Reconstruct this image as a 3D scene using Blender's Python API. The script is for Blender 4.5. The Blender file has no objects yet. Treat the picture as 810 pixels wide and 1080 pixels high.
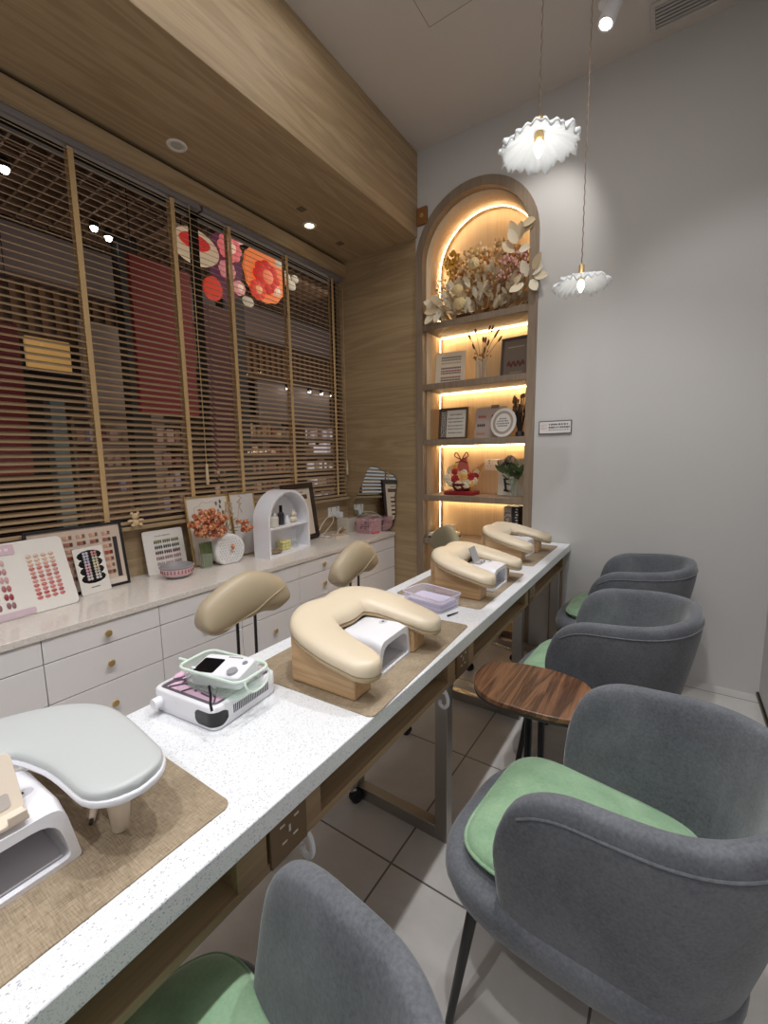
import bpy, bmesh, math, random
from mathutils import Vector, Matrix, Euler
R = math.radians
PI = math.pi
random.seed(7)
scene = bpy.context.scene
col = scene.collection

# ------------------------------------------------------------------ camera
F_PX, YAW, PITCH, ROLL, CAM_H = 453.67, R(34.094), R(7.448), R(-0.927), 1.36
cd = bpy.data.cameras.new('camera'); cam = bpy.data.objects.new('camera', cd); col.objects.link(cam)
fw = Vector((-math.sin(YAW) * math.cos(PITCH), math.cos(YAW) * math.cos(PITCH), -math.sin(PITCH)))
rt = Vector((math.cos(YAW), math.sin(YAW), 0)); up = rt.cross(fw)
r2 = rt * math.cos(ROLL) + up * math.sin(ROLL); u2 = -rt * math.sin(ROLL) + up * math.cos(ROLL)
cam.matrix_world = Matrix(((r2.x, u2.x, -fw.x, 0), (r2.y, u2.y, -fw.y, 0), (r2.z, u2.z, -fw.z, CAM_H), (0, 0, 0, 1)))
cd.sensor_fit = 'VERTICAL'; cd.sensor_height = 36; cd.lens = 36 * F_PX / 1080; cd.clip_start = 0.02
scene.camera = cam

# ------------------------------------------------------------------ world, lamps, exposure
w = bpy.data.worlds.new('world'); scene.world = w; w.use_nodes = True
w.node_tree.nodes['Background'].inputs[0].default_value = (0.9, 0.93, 1.0, 1)
w.node_tree.nodes['Background'].inputs[1].default_value = 0.34
vs = scene.view_settings
vs.view_transform = 'Standard'; vs.look = 'None'; vs.gamma = 1; vs.use_curve_mapping = False
vs.exposure = 0.0

def light(name, kind, loc, power, color=(1, 1, 1), target=None, **kw):
    ld = bpy.data.lights.new(name, kind); ld.energy = power; ld.color = color
    for k, v in kw.items(): setattr(ld, k, v)
    o = bpy.data.objects.new(name, ld); col.objects.link(o); o.location = loc
    if target is not None:
        o.rotation_euler = (Vector(target) - Vector(loc)).to_track_quat('-Z', 'Y').to_euler()
    return o
WHITE = (1.0, 0.97, 0.93)
COOL = (0.97, 0.98, 1.0)
light('added_ceiling_fill', 'AREA', (-0.75, 0.2, 3.52), 25, WHITE, (-0.75, 0.2, 0), shape='RECTANGLE', size=1.6, size_y=3.6)  # added unseen area lamp for ambient fill, no fixture behind it
for i, y in enumerate((-1.3, -0.35, 0.75, 1.75)):
    light('ceiling_spot_light', 'SPOT', (-0.36, y, 3.5), 76, COOL, (-0.38, y, 0), spot_size=R(95), spot_blend=0.6, shadow_soft_size=0.035)
light('wall_washer_light', 'SPOT', (-0.44, 2.58, 3.37), 22, WHITE, (-1.2, 3.05, 2.1), spot_size=R(75), spot_blend=0.7, shadow_soft_size=0.03)
light('wall_washer_light', 'SPOT', (0.2, 0.9, 3.5), 40, COOL, (0.3, 3.0, 1.2), spot_size=R(55), spot_blend=0.5, shadow_soft_size=0.05)

# ------------------------------------------------------------------ helpers
def lin(h):
    if isinstance(h, str):
        h = h.lstrip('#'); c = [int(h[i:i + 2], 16) / 255 for i in (0, 2, 4)]
    else: c = [x / 255 for x in h]
    return tuple(x / 12.92 if x <= 0.04045 else ((x + 0.055) / 1.055) ** 2.4 for x in c)

def newmat(name):
    m = bpy.data.materials.new(name); m.use_nodes = True
    nt = m.node_tree; b = nt.nodes['Principled BSDF']
    return m, nt, b

def setp(b, rough=0.5, metal=0.0, **kw):
    b.inputs['Roughness'].default_value = rough; b.inputs['Metallic'].default_value = metal
    for k, v in kw.items(): b.inputs[k.replace('_', ' ')].default_value = v

def N(nt, t, **kw):
    n = nt.nodes.new(t)
    for k, v in kw.items(): setattr(n, k, v)
    return n

def coords(nt, scale=(1, 1, 1), rot=(0, 0, 0)):
    tc = N(nt, 'ShaderNodeTexCoord'); mp = N(nt, 'ShaderNodeMapping')
    mp.inputs['Scale'].default_value = scale; mp.inputs['Rotation'].default_value = rot
    nt.links.new(tc.outputs['Object'], mp.inputs['Vector']); return mp.outputs[0]

def noise(nt, vec, scale, detail=4, rough=0.55, dist=0.0):
    n = N(nt, 'ShaderNodeTexNoise'); n.inputs['Scale'].default_value = scale; n.inputs['Detail'].default_value = detail
    n.inputs['Roughness'].default_value = rough; n.inputs['Distortion'].default_value = dist
    nt.links.new(vec, n.inputs['Vector']); return n.outputs['Fac']

def ramp(nt, fac, stops, interp='LINEAR'):
    r = N(nt, 'ShaderNodeValToRGB'); r.color_ramp.interpolation = interp
    e = r.color_ramp.elements
    while len(e) < len(stops): e.new(0.5)
    for el, (p, c) in zip(e, stops): el.position = p; el.color = (*lin(c), 1)
    nt.links.new(fac, r.inputs[0]); return r.outputs[0]

def bump(nt, b, fac, strength=0.2, dist=0.002):
    n = N(nt, 'ShaderNodeBump'); n.inputs['Strength'].default_value = strength; n.inputs['Distance'].default_value = dist
    nt.links.new(fac, n.inputs['Height']); nt.links.new(n.outputs[0], b.inputs['Normal'])

def plain(name, c, rough=0.5, metal=0.0, var=0.0, vscale=8, bmp=0.0, bscale=120, **kw):
    m, nt, b = newmat(name); setp(b, rough, metal, **kw)
    c = lin(c); b.inputs['Base Color'].default_value = (*c, 1)
    v = coords(nt) if (var or bmp) else None
    if var:
        f = noise(nt, v, vscale)
        mx = N(nt, 'ShaderNodeMix', data_type='RGBA')
        mx.inputs[6].default_value = (*[x * (1 - var) for x in c], 1); mx.inputs[7].default_value = (*[min(1, x * (1 + var)) for x in c], 1)
        nt.links.new(f, mx.inputs[0]); nt.links.new(mx.outputs[2], b.inputs['Base Color'])
    if bmp: bump(nt, b, noise(nt, v, bscale, 3), bmp)
    return m

def wood(name, c0, c1, grain='z', rough=0.5, scale=1.0, figure=0.6):
    m, nt, b = newmat(name); setp(b, rough)
    s = {'x': (0.5, 7, 7), 'y': (7, 0.5, 7), 'z': (7, 7, 0.5)}[grain]
    fine = {'x': (2, 90, 90), 'y': (90, 2, 90), 'z': (90, 90, 2)}[grain]
    f1 = noise(nt, coords(nt, [k * scale for k in s]), 1.6, 5, 0.55, 1.6)
    wv = N(nt, 'ShaderNodeMath', operation='MULTIPLY'); wv.inputs[1].default_value = 9
    nt.links.new(f1, wv.inputs[0])
    fr = N(nt, 'ShaderNodeMath', operation='PINGPONG'); fr.inputs[1].default_value = 1
    nt.links.new(wv.outputs[0], fr.inputs[0])
    f2 = noise(nt, coords(nt, [k * scale for k in fine]), 1.0, 3, 0.6)
    mx = N(nt, 'ShaderNodeMix'); mx.inputs[0].default_value = 1 - figure
    nt.links.new(fr.outputs[0], mx.inputs[2]); nt.links.new(f2, mx.inputs[3])
    nt.links.new(ramp(nt, mx.outputs[0], [(0.15, c0), (0.85, c1)]), b.inputs['Base Color'])
    bump(nt, b, f2, 0.12, 0.0008)
    return m

def emit(name, c, strength, mix=None):
    m, nt, b = newmat(name); c = lin(c)
    b.inputs['Base Color'].default_value = (*c, 1); b.inputs['Emission Color'].default_value = (*c, 1)
    b.inputs['Emission Strength'].default_value = strength; return m

def fabric(name, c0, c1, sheen=0.5, sc=6, fine=0.25, rough=0.95):
    m, nt, b = newmat(name); setp(b, rough)
    b.inputs['Sheen Weight'].default_value = sheen; b.inputs['Sheen Roughness'].default_value = 0.4
    v = coords(nt)
    f1 = noise(nt, v, sc, 5, 0.65, 0.4); f2 = noise(nt, v, 160, 2, 0.6)
    mx = N(nt, 'ShaderNodeMix'); mx.inputs[0].default_value = fine
    nt.links.new(f1, mx.inputs[2]); nt.links.new(f2, mx.inputs[3])
    nt.links.new(ramp(nt, mx.outputs[0], [(0.3, c0), (0.7, c1)]), b.inputs['Base Color'])
    bump(nt, b, f2, 0.25, 0.0015); return m

def glassy(name, c=(255, 255, 255), alpha=0.25, rough=0.05, frost=False):
    """thin clear material: part transparent, part glossy/diffuse"""
    m, nt, b = newmat(name); setp(b, rough)
    b.inputs['Base Color'].default_value = (*lin(c), 1); b.inputs['Alpha'].default_value = alpha
    return m

# ---- materials
M = {}
M['paint'] = plain('wall_paint', (202, 200, 198), 0.75, var=0.02, vscale=2, bmp=0.05, bscale=60)
M['ceil'] = plain('ceiling_paint', (205, 197, 190), 0.8, var=0.015, vscale=2)
M['oak'] = wood('oak_veneer', (157, 133, 102), (186, 163, 129), 'y', 0.5, 0.7, 0.5)
M['oak_z'] = wood('oak_veneer_panel', (152, 128, 95), (179, 154, 118), 'x', 0.5, 0.7, 0.5)
M['oak_light'] = wood('light_oak', (220, 192, 152), (236, 212, 176), 'z', 0.5, 1.0, 0.25)
M['grey_oak'] = wood('grey_oak', (128, 110, 92), (152, 134, 114), 'z', 0.55, 1.0, 0.3)
M['table_oak'] = wood('table_oak', (138, 112, 84), (172, 144, 112), 'y', 0.5, 1.2, 0.35)
M['block_oak'] = wood('ply_block', (186, 150, 108), (214, 180, 138), 'x', 0.5, 1.5, 0.5)
M['walnut'] = wood('walnut', (70, 44, 30), (142, 100, 70), 'y', 0.35, 1.6, 0.7)
M['slat'] = wood('blind_slat_wood', (168, 142, 110), (188, 162, 130), 'y', 0.55, 1.0, 0.3)
M['tape'] = plain('blind_tape', (206, 174, 126), 0.8, bmp=0.2, bscale=400)
M['velvet'] = fabric('grey_velvet', (74, 77, 83), (118, 121, 127), 0.3, 5, 0.4)
M['green'] = fabric('green_velvet', (116, 152, 118), (164, 196, 160), 0.5, 7, 0.2)
M['cream'] = plain('cream_leather', (226, 210, 184), 0.38, bmp=0.06, bscale=250)
M['cream_side'] = plain('cream_leather_side', (190, 168, 132), 0.45)
M['taupe'] = plain('taupe_leather', (188, 172, 144), 0.42, bmp=0.08, bscale=220)
M['taupe_dk'] = plain('olive_leather', (150, 142, 116), 0.42, bmp=0.08, bscale=220)
M['grey_leather'] = plain('grey_leather', (196, 200, 200), 0.45, bmp=0.08, bscale=300)
M['white_pl'] = plain('white_plastic', (240, 240, 246), 0.3)
M['white_mat'] = plain('white_board', (232, 228, 222), 0.6)
M['cream_pl'] = plain('beige_plastic', (226, 212, 194), 0.45)
M['cab'] = plain('cabinet_lacquer', (232, 228, 228), 0.25)
M['black'] = plain('black_metal', (22, 22, 24), 0.35)
M['black_pl'] = plain('black_gloss', (14, 14, 18), 0.12)
M['rubber'] = plain('rubber', (24, 24, 26), 0.7)
M['steel'] = plain('brushed_steel', (176, 172, 166), 0.32, 1.0, bmp=0.05, bscale=200)
M['chrome'] = plain('chrome', (215, 215, 218), 0.12, 1.0)
M['brass'] = plain('antique_brass', (206, 176, 122), 0.35, 0.7)
M['brass_dk'] = plain('dark_brass', (84, 68, 44), 0.35, 1.0)
M['gold'] = plain('gold_frame', (200, 168, 110), 0.4, 0.6)
M['dark_frame'] = plain('dark_brown_frame', (48, 32, 26), 0.4)
M['black_frame'] = plain('black_frame', (30, 28, 30), 0.4)
M['pink'] = plain('pink_plastic', (232, 196, 202), 0.4)
M['lilac'] = plain('lilac_plastic', (196, 186, 216), 0.4)
M['grey_pl'] = plain('grey_plastic', (150, 146, 148), 0.45)
M['mint'] = glassy('mint_clear_plastic', (214, 236, 222), 0.22, 0.1)
M['mint_rim'] = plain('mint_rim', (222, 238, 226), 0.3)
M['clear'] = glassy('clear_plastic', (236, 232, 246), 0.28, 0.08)
M['clear_box'] = glassy('clear_box_plastic', (226, 220, 208), 0.5, 0.15)
M['vase_glass'] = glassy('vase_glass', (228, 232, 222), 0.13, 0.03)
def pane_mat():
    m, nt, b = newmat('window_glass'); out = nt.nodes['Material Output']
    tr = N(nt, 'ShaderNodeBsdfTransparent'); gl = N(nt, 'ShaderNodeBsdfGlossy'); gl.inputs['Roughness'].default_value = 0.02
    mx = N(nt, 'ShaderNodeMixShader'); mx.inputs[0].default_value = 0.012
    nt.links.new(tr.outputs[0], mx.inputs[1]); nt.links.new(gl.outputs[0], mx.inputs[2]); nt.links.new(mx.outputs[0], out.inputs[0])
    return m
M['pane'] = pane_mat()
M['mirror'] = plain('mirror_silver', (225, 228, 226), 0.02, 1.0)
M['red'] = plain('red_gloss', (150, 22, 30), 0.4)
M['ink'] = plain('dark_ink', (50, 46, 46), 0.6)
M['ink_grey'] = plain('grey_ink', (130, 122, 118), 0.6)
M['socket'] = plain('socket_white', (238, 236, 232), 0.35)
M['led'] = emit('led_strip_glow', (255, 222, 170), 27)
M['led_arch'] = emit('led_arch_glow', (255, 226, 180), 24)
M['bulb'] = emit('bulb_glow', (255, 246, 226), 3)
M['lens'] = emit('spot_lens_glow', (255, 250, 240), 12)
M['lens_warm'] = emit('warm_spot_lens_glow', (255, 236, 200), 8)
M['shade'] = None

def shade_mat():
    m, nt, b = newmat('frosted_ruffle_glass'); setp(b, 0.25)
    b.inputs['Base Color'].default_value = (0.74, 0.76, 0.78, 1)
    tr = N(nt, 'ShaderNodeBsdfTranslucent'); tr.inputs[0].default_value = (0.84, 0.85, 0.85, 1)
    mx = N(nt, 'ShaderNodeMixShader'); mx.inputs[0].default_value = 0.5
    out = nt.nodes['Material Output']
    nt.links.new(b.outputs[0], mx.inputs[1]); nt.links.new(tr.outputs[0], mx.inputs[2]); nt.links.new(mx.outputs[0], out.inputs[0])
    return m
M['shade'] = shade_mat()

def terrazzo(name, base, s1, s2, scale=95, amount=0.2, rough=0.3):
    m, nt, b = newmat(name); setp(b, rough)
    v = coords(nt)
    def specks(sc, thr, seed):
        vo = N(nt, 'ShaderNodeTexVoronoi'); vo.inputs['Scale'].default_value = sc
        mp = N(nt, 'ShaderNodeMapping'); mp.inputs['Location'].default_value = (seed, seed * 2, seed * 3); mp.inputs['Scale'].default_value = (1, 0.7, 1)
        nt.links.new(v, mp.inputs[0]); nt.links.new(mp.outputs[0], vo.inputs['Vector'])
        lt = N(nt, 'ShaderNodeMath', operation='LESS_THAN'); lt.inputs[1].default_value = 0.26
        nt.links.new(vo.outputs['Distance'], lt.inputs[0])
        sp = N(nt, 'ShaderNodeSeparateColor'); nt.links.new(vo.outputs['Color'], sp.inputs[0])
        l2 = N(nt, 'ShaderNodeMath', operation='LESS_THAN'); l2.inputs[1].default_value = thr
        nt.links.new(sp.outputs[0], l2.inputs[0])
        mu = N(nt, 'ShaderNodeMath', operation='MULTIPLY'); nt.links.new(lt.outputs[0], mu.inputs[0]); nt.links.new(l2.outputs[0], mu.inputs[1])
        return mu.outputs[0]
    mx = N(nt, 'ShaderNodeMix', data_type='RGBA'); mx.inputs[6].default_value = (*lin(base), 1); mx.inputs[7].default_value = (*lin(s1), 1)
    nt.links.new(specks(scale, amount, 1.3), mx.inputs[0])
    m2 = N(nt, 'ShaderNodeMix', data_type='RGBA'); m2.inputs[7].default_value = (*lin(s2), 1)
    nt.links.new(mx.outputs[2], m2.inputs[6]); nt.links.new(specks(scale * 1.9, amount, 4.7), m2.inputs[0])
    nt.links.new(m2.outputs[2], b.inputs['Base Color']); return m
M['quartz'] = terrazzo('speckled_white_quartz', (238, 240, 243), (178, 180, 192), (192, 194, 204), 250, 0.5)
M['marble'] = terrazzo('pale_counter_stone', (222, 214, 206), (232, 226, 220), (206, 194, 186), 60, 0.5, 0.12)

def woven(name, c0, c1):
    m, nt, b = newmat(name); setp(b, 0.85)
    f1 = noise(nt, coords(nt, (500, 50, 1)), 1, 2); f2 = noise(nt, coords(nt, (50, 500, 1)), 1, 2)
    f3 = noise(nt, coords(nt), 9, 4)
    mx = N(nt, 'ShaderNodeMix'); mx.inputs[0].default_value = 0.5; nt.links.new(f1, mx.inputs[2]); nt.links.new(f2, mx.inputs[3])
    m2 = N(nt, 'ShaderNodeMix'); m2.inputs[0].default_value = 0.3; nt.links.new(mx.outputs[0], m2.inputs[2]); nt.links.new(f3, m2.inputs[3])
    nt.links.new(ramp(nt, m2.outputs[0], [(0.36, c0), (0.64, c1)]), b.inputs['Base Color'])
    bump(nt, b, mx.outputs[0], 0.3, 0.001); return m
M['mat'] = woven('brown_woven_mat', (122, 106, 86), (184, 166, 140))

def tiles():
    m, nt, b = newmat('floor_tile'); setp(b, 0.38)
    tc = N(nt, 'ShaderNodeTexCoord'); mp = N(nt, 'ShaderNodeMapping')
    mp.inputs['Location'].default_value = (0.715, -1.065, 0)
    nt.links.new(tc.outputs['Object'], mp.inputs[0])
    br = N(nt, 'ShaderNodeTexBrick'); br.offset = 0; br.squash = 1
    br.inputs['Scale'].default_value = 1; br.inputs['Mortar Size'].default_value = 0.0035; br.inputs['Mortar Smooth'].default_value = 0.1
    br.inputs['Brick Width'].default_value = 0.62; br.inputs['Row Height'].default_value = 0.62; br.inputs['Bias'].default_value = 0
    nt.links.new(mp.outputs[0], br.inputs['Vector'])
    f = noise(nt, coords(nt), 3.0, 6, 0.6, 0.5)
    c = ramp(nt, f, [(0.3, (184, 180, 176)), (0.7, (210, 206, 202))])
    nt.links.new(c, br.inputs['Color1']); nt.links.new(c, br.inputs['Color2'])
    br.inputs['Mortar'].default_value = (*lin((104, 100, 96)), 1)
    nt.links.new(br.outputs['Color'], b.inputs['Base Color']); return m
M['tile'] = tiles()
_cm = {}
def C(c, rough=0.5):
    if (c, rough) not in _cm: _cm[(c, rough)] = plain('paint_%02x%02x%02x' % tuple(c), c, rough)
    return _cm[(c, rough)]

# ---- mesh builder
def catmull(pts, n=8, closed=False):
    P = [Vector(p) for p in pts]; out = []
    L = len(P)
    rng = range(L if closed else L - 1)
    for i in rng:
        if closed: p0, p1, p2, p3 = P[i - 1], P[i], P[(i + 1) % L], P[(i + 2) % L]
        else: p0, p1, p2, p3 = P[max(i - 1, 0)], P[i], P[i + 1], P[min(i + 2, L - 1)]
        for k in range(n):
            t = k / n
            out.append(0.5 * ((2 * p1) + (p2 - p0) * t + (2 * p0 - 5 * p1 + 4 * p2 - p3) * t * t + (3 * p1 - p0 - 3 * p2 + p3) * t ** 3))
    if not closed: out.append(P[-1].copy())
    return out

class MB:
    def __init__(s): s.bm = bmesh.new()
    def _xf(s, verts, mtx):
        if mtx is not None:
            for v in verts: v.co = mtx @ v.co
    def box(s, c, d, mtx=None, mi=0):
        x, y, z = c; a, b_, e = d[0] / 2, d[1] / 2, d[2] / 2
        vs_ = [s.bm.verts.new((x + i * a, y + j * b_, z + k * e)) for i in (-1, 1) for j in (-1, 1) for k in (-1, 1)]
        for f in ((0, 1, 3, 2), (4, 6, 7, 5), (0, 4, 5, 1), (2, 3, 7, 6), (0, 2, 6, 4), (1, 5, 7, 3)):
            fc = s.bm.faces.new([vs_[i] for i in f]); fc.material_index = mi
        s._xf(vs_, mtx); return s
    def b2(s, lo, hi, mtx=None, mi=0):
        return s.box([(a + b_) / 2 for a, b_ in zip(lo, hi)], [b_ - a for a, b_ in zip(lo, hi)], mtx, mi)
    def rings(s, rings, closed=True, cap0=True, cap1=True, mi=0, wrap=False):
        """rings: lists of points, lofted one to the next"""
        vr = [[s.bm.verts.new(p) for p in r] for r in rings]
        n = len(vr[0])
        prs = list(zip(vr, vr[1:])) + ([(vr[-1], vr[0])] if wrap else [])
        for a, b_ in prs:
            for i in range(n if closed else n - 1):
                j = (i + 1) % n
                try: s.bm.faces.new((a[i], a[j], b_[j], b_[i])).material_index = mi
                except ValueError: pass
        if closed and not wrap:
            if cap0 and n > 2: s.bm.faces.new(list(reversed(vr[0]))).material_index = mi
            if cap1 and n > 2: s.bm.faces.new(vr[-1]).material_index = mi
        return s
    def tube(s, path, r, seg=8, closed=False, mi=0, flat=None):
        P = [Vector(p) for p in path]; n = len(P)
        rs = r if isinstance(r, (list, tuple)) else [r] * n
        ref = None; out = []
        for i, p in enumerate(P):
            if closed: t = P[(i + 1) % n] - P[i - 1]
            else: t = P[min(i + 1, n - 1)] - P[max(i - 1, 0)]
            t = t.normalized() if t.length > 1e-9 else Vector((0, 0, 1))
            if ref is None:
                ref = t.orthogonal().normalized()
                if abs(t.z) < 0.9: ref = Vector((0, 0, 1)).cross(t).normalized()
            ref = (ref - t * ref.dot(t)).normalized(); q = t.cross(ref)
            a, b_ = (flat if flat else (1, 1))
            out.append([p + rs[i] * (a * math.cos(2 * PI * k / seg) * ref + b_ * math.sin(2 * PI * k / seg) * q) for k in range(seg)])
        s.rings(out, True, True, True, mi, wrap=closed); return s
    def cyl(s, p0, p1, r0, r1=None, seg=16, mi=0):
        return s.tube([p0, p1], [r0, r0 if r1 is None else r1], seg, mi=mi)
    def lathe(s, prof, seg=24, c=(0, 0, 0), mi=0, mtx=None, cap0=True, cap1=True, wob=None):
        rg = []
        for r, z in prof:
            ring = []
            for k in range(seg):
                a = 2 * PI * k / seg; dr, dz = wob(a, r, z) if wob else (0, 0)
                p = Vector((c[0] + (r + dr) * math.cos(a), c[1] + (r + dr) * math.sin(a), c[2] + z + dz))
                ring.append(mtx @ p if mtx is not None else p)
            rg.append(ring)
        s.rings(rg, True, cap0, cap1, mi); return s
    def prism(s, pts, f0, f1, mi=0):
        """pts 2D outline; f0/f1 map (u,v)->xyz for the two end faces"""
        s.rings([[f0(*p) for p in pts], [f1(*p) for p in pts]], mi=mi); return s
    def ell(s, c, r, su=14, sv=9, mi=0, mtx=None):
        prof = [(max(1e-5, math.sin(PI * i / sv)), -math.cos(PI * i / sv)) for i in range(sv + 1)]
        rg = []
        for rr, z in prof:
            ring = [Vector((r[0] * rr * math.cos(2 * PI * k / su), r[1] * rr * math.sin(2 * PI * k / su), r[2] * z)) for k in range(su)]
            rg.append([(mtx @ p if mtx is not None else p) + Vector(c) for p in ring])
        s.rings(rg, True, False, False, mi); return s
    def quad(s, a, b_, c, d, mi=0):
        s.bm.faces.new([s.bm.verts.new(p) for p in (a, b_, c, d)]).material_index = mi; return s
    def pad(s, path, wid, top, bot, zf=None, seg=16, exp=2.6, frame=None, endcap=7, mi=0, closed=False):
        """swept cushion lying in the uv plane: path (u,v), half-widths, height above/below the mid plane; frame maps (u,v,h)->xyz"""
        P = [Vector((p[0], p[1], 0)) for p in path]; n = len(P)
        rg = []
        st = []
        for i in range(n):
            t = (P[min(i + 1, n - 1)] - P[max(i - 1, 0)]).normalized()
            st.append((P[i], t, wid[i]))
        full = []
        p, t, w_ = st[0]
        for k in range(endcap, 0, -1):
            a = k / endcap * PI / 2; full.append((p - t * w_ * math.sin(a), t, max(w_ * math.cos(a), w_ * 0.02)))
        full += st
        p, t, w_ = st[-1]
        for k in range(1, endcap + 1):
            a = k / endcap * PI / 2; full.append((p + t * w_ * math.sin(a), t, max(w_ * math.cos(a), w_ * 0.02)))
        for p, t, w_ in full:
            nrm = Vector((-t.y, t.x, 0)); ring = []
            for k in range(seg):
                a = 2 * PI * k / seg; ca, sa = math.cos(a), math.sin(a)
                x = math.copysign(abs(ca) ** (2 / exp), ca) * w_; h = math.copysign(abs(sa) ** (2 / exp), sa)
                h *= (top if h > 0 else bot); h *= min(1, (w_ / 0.025)) ** 0.5
                q = p + nrm * x
                ring.append(frame(q.x, q.y, h))
            rg.append(ring)
        s.rings(rg, True, True, True, mi); return s
    def build(s, name, mat, parent=None, loc=None, rot=None, bevel=0, seg=2, sub=0, angle=38, solid=0, soff=-1):
        bm = s.bm
        bmesh.ops.recalc_face_normals(bm, faces=bm.faces[:])
        me = bpy.data.meshes.new(name); bm.to_mesh(me); bm.free()
        for m in (mat if isinstance(mat, (list, tuple)) else [mat]): me.materials.append(m)
        me.shade_smooth(); me.set_sharp_from_angle(angle=R(angle))
        o = bpy.data.objects.new(name, me); col.objects.link(o)
        if parent is not None: o.parent = parent
        if loc: o.location = loc
        if rot: o.rotation_euler = rot
        if solid:
            md = o.modifiers.new('solid', 'SOLIDIFY'); md.thickness = solid; md.offset = soff
        if bevel:
            md = o.modifiers.new('bevel', 'BEVEL'); md.width = bevel; md.segments = seg; md.limit_method = 'ANGLE'; md.angle_limit = R(40); md.harden_normals = False
        if sub:
            md = o.modifiers.new('sub', 'SUBSURF'); md.levels = sub; md.render_levels = sub
        return o

def text(name, body, size, mat, parent, loc, rot=(R(90), 0, 0), ext=0.0004, align='CENTER'):
    cu = bpy.data.curves.new(name, 'FONT'); cu.body = body; cu.size = size; cu.align_x = align; cu.align_y = 'CENTER'; cu.extrude = ext
    cu.materials.append(mat)
    tmp = bpy.data.objects.new(name, cu); col.objects.link(tmp)
    me = bpy.data.meshes.new_from_object(tmp.evaluated_get(bpy.context.evaluated_depsgraph_get()))
    bpy.data.objects.remove(tmp); bpy.data.curves.remove(cu)
    me.name = name
    if not me.materials: me.materials.append(mat)
    o = bpy.data.objects.new(name, me); col.objects.link(o); o.parent = parent; o.location = loc; o.rotation_euler = rot
    return o

def tag(o, label, cat, group=None, kind=None):
    o['label'] = label; o['category'] = cat
    if group: o['group'] = group
    if kind: o['kind'] = kind
    return o
def thing(name, label, cat, loc=(0, 0, 0), rot=(0, 0, 0), group=None):
    o = bpy.data.objects.new(name, None); o.empty_display_size = 0.05; col.objects.link(o)
    o.location = loc; o.rotation_euler = rot if isinstance(rot, (tuple, list)) else (0, 0, rot)
    return tag(o, label, cat, group)
def dup(root, loc, rot, label, group=None):
    r = root.copy(); col.objects.link(r); r.location = loc; r.rotation_euler = rot if isinstance(rot, (tuple, list)) else (0, 0, rot)
    r['label'] = label
    if group: r['group'] = group
    for ch in list(root.children):
        c = ch.copy(); col.objects.link(c); c.parent = r
        for g in list(ch.children):
            d = g.copy(); col.objects.link(d); d.parent = c
    return r
def struct(o, label, cat): return tag(o, label, cat, kind='structure')
def rrect(x0, y0, x1, y1, r, n=6):
    out = []
    for cx, cy, a0 in ((x1 - r, y1 - r, 0), (x0 + r, y1 - r, 90), (x0 + r, y0 + r, 180), (x1 - r, y0 + r, 270)):
        for k in range(n + 1):
            a = R(a0 + 90 * k / n); out.append((cx + r * math.cos(a), cy + r * math.sin(a)))
    return out

# =================================================================== the setting
XL, XR, YB, YF, ZC, ZS, XB = -2.44, 0.46, 3.02, -2.6, 3.55, 2.97, -1.70
NX, NR, NS = -1.262, 0.395, 2.77          # arched niche: centre, inner radius, spring height
NRO = 0.455
struct(MB().b2((XL - 0.1, YF, -0.06), (XR + 0.1, YB + 0.02, 0)).build('floor', M['tile']), 'grey stone floor tiles with thin dark joints', 'floor')
struct(MB().b2((XL - 0.1, YF, ZC), (XR + 0.1, YB + 0.1, ZC + 0.08)).build('ceiling', M['ceil']), 'plain pale ceiling above the manicure bar', 'ceiling')
struct(MB().b2((XR, YF, 0), (XR + 0.1, YB + 0.1, ZC)).build('wall_right', M['paint']), 'pale painted wall at the right edge behind the armchairs', 'wall')
# back wall with an arched opening for the niche
wb = MB()
wb.b2((NX + NRO, YB, 0), (XR + 0.1, YB + 0.1, ZC))
n = 28
for i in range(n):
    a0, a1 = PI - PI * i / n, PI - PI * (i + 1) / n
    p0 = (NX + NRO * math.cos(a0), NS + NRO * math.sin(a0)); p1 = (NX + NRO * math.cos(a1), NS + NRO * math.sin(a1))
    wb.rings([[(p0[0], YB, p0[1]), (p1[0], YB, p1[1]), (p1[0], YB, ZC), (p0[0], YB, ZC)],
              [(p0[0], YB + 0.1, p0[1]), (p1[0], YB + 0.1, p1[1]), (p1[0], YB + 0.1, ZC), (p0[0], YB + 0.1, ZC)]])
struct(wb.build('wall_back', M['paint']), 'light grey painted wall at the far end around the arched niche', 'wall')
struct(MB().b2((XL, YB, 0), (NX - NRO, YB + 0.1, ZC)).build('trim_1', M['oak_z']), 'oak veneer panel between the blinds and the arched niche', 'wall panel')
# window wall: oak dado below, oak header above, end post
lw = MB(); lw.b2((XL - 0.1, YF, 0), (XL, YB + 0.1, 1.0)); lw.b2((XL - 0.1, YF, 2.83), (XL, YB + 0.1, ZC)); lw.b2((XL - 0.1, 2.985, 1.0), (XL, YB + 0.1, 2.83)); lw.b2((XL - 0.1, YF, 1.0), (XL, -0.7, 2.83))
struct(lw.build('wall_left', M['oak']), 'oak veneer wall around the long window behind the blinds', 'wall')
struct(MB().b2((XL, YF, ZS), (XB, YB, ZC)).build('trim_2', M['oak'], bevel=0.003), 'oak veneer bulkhead over the drawer counter', 'bulkhead')
struct(MB().b2((XL, -0.7, 2.947), (XL + 0.02, YB, ZS)).build('trim_8', C((46, 38, 30), 0.8)), 'dark strip coloured as the shadow line above the oak header strip', 'trim')  # near-black colour stands in for the shade above the header strip
struct(MB().b2((XL, -0.7, 2.843), (XL + 0.05, YB - 0.001, 2.945)).build('trim_3', M['oak'], bevel=0.002), 'oak header strip along the top of the blinds', 'trim')
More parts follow.
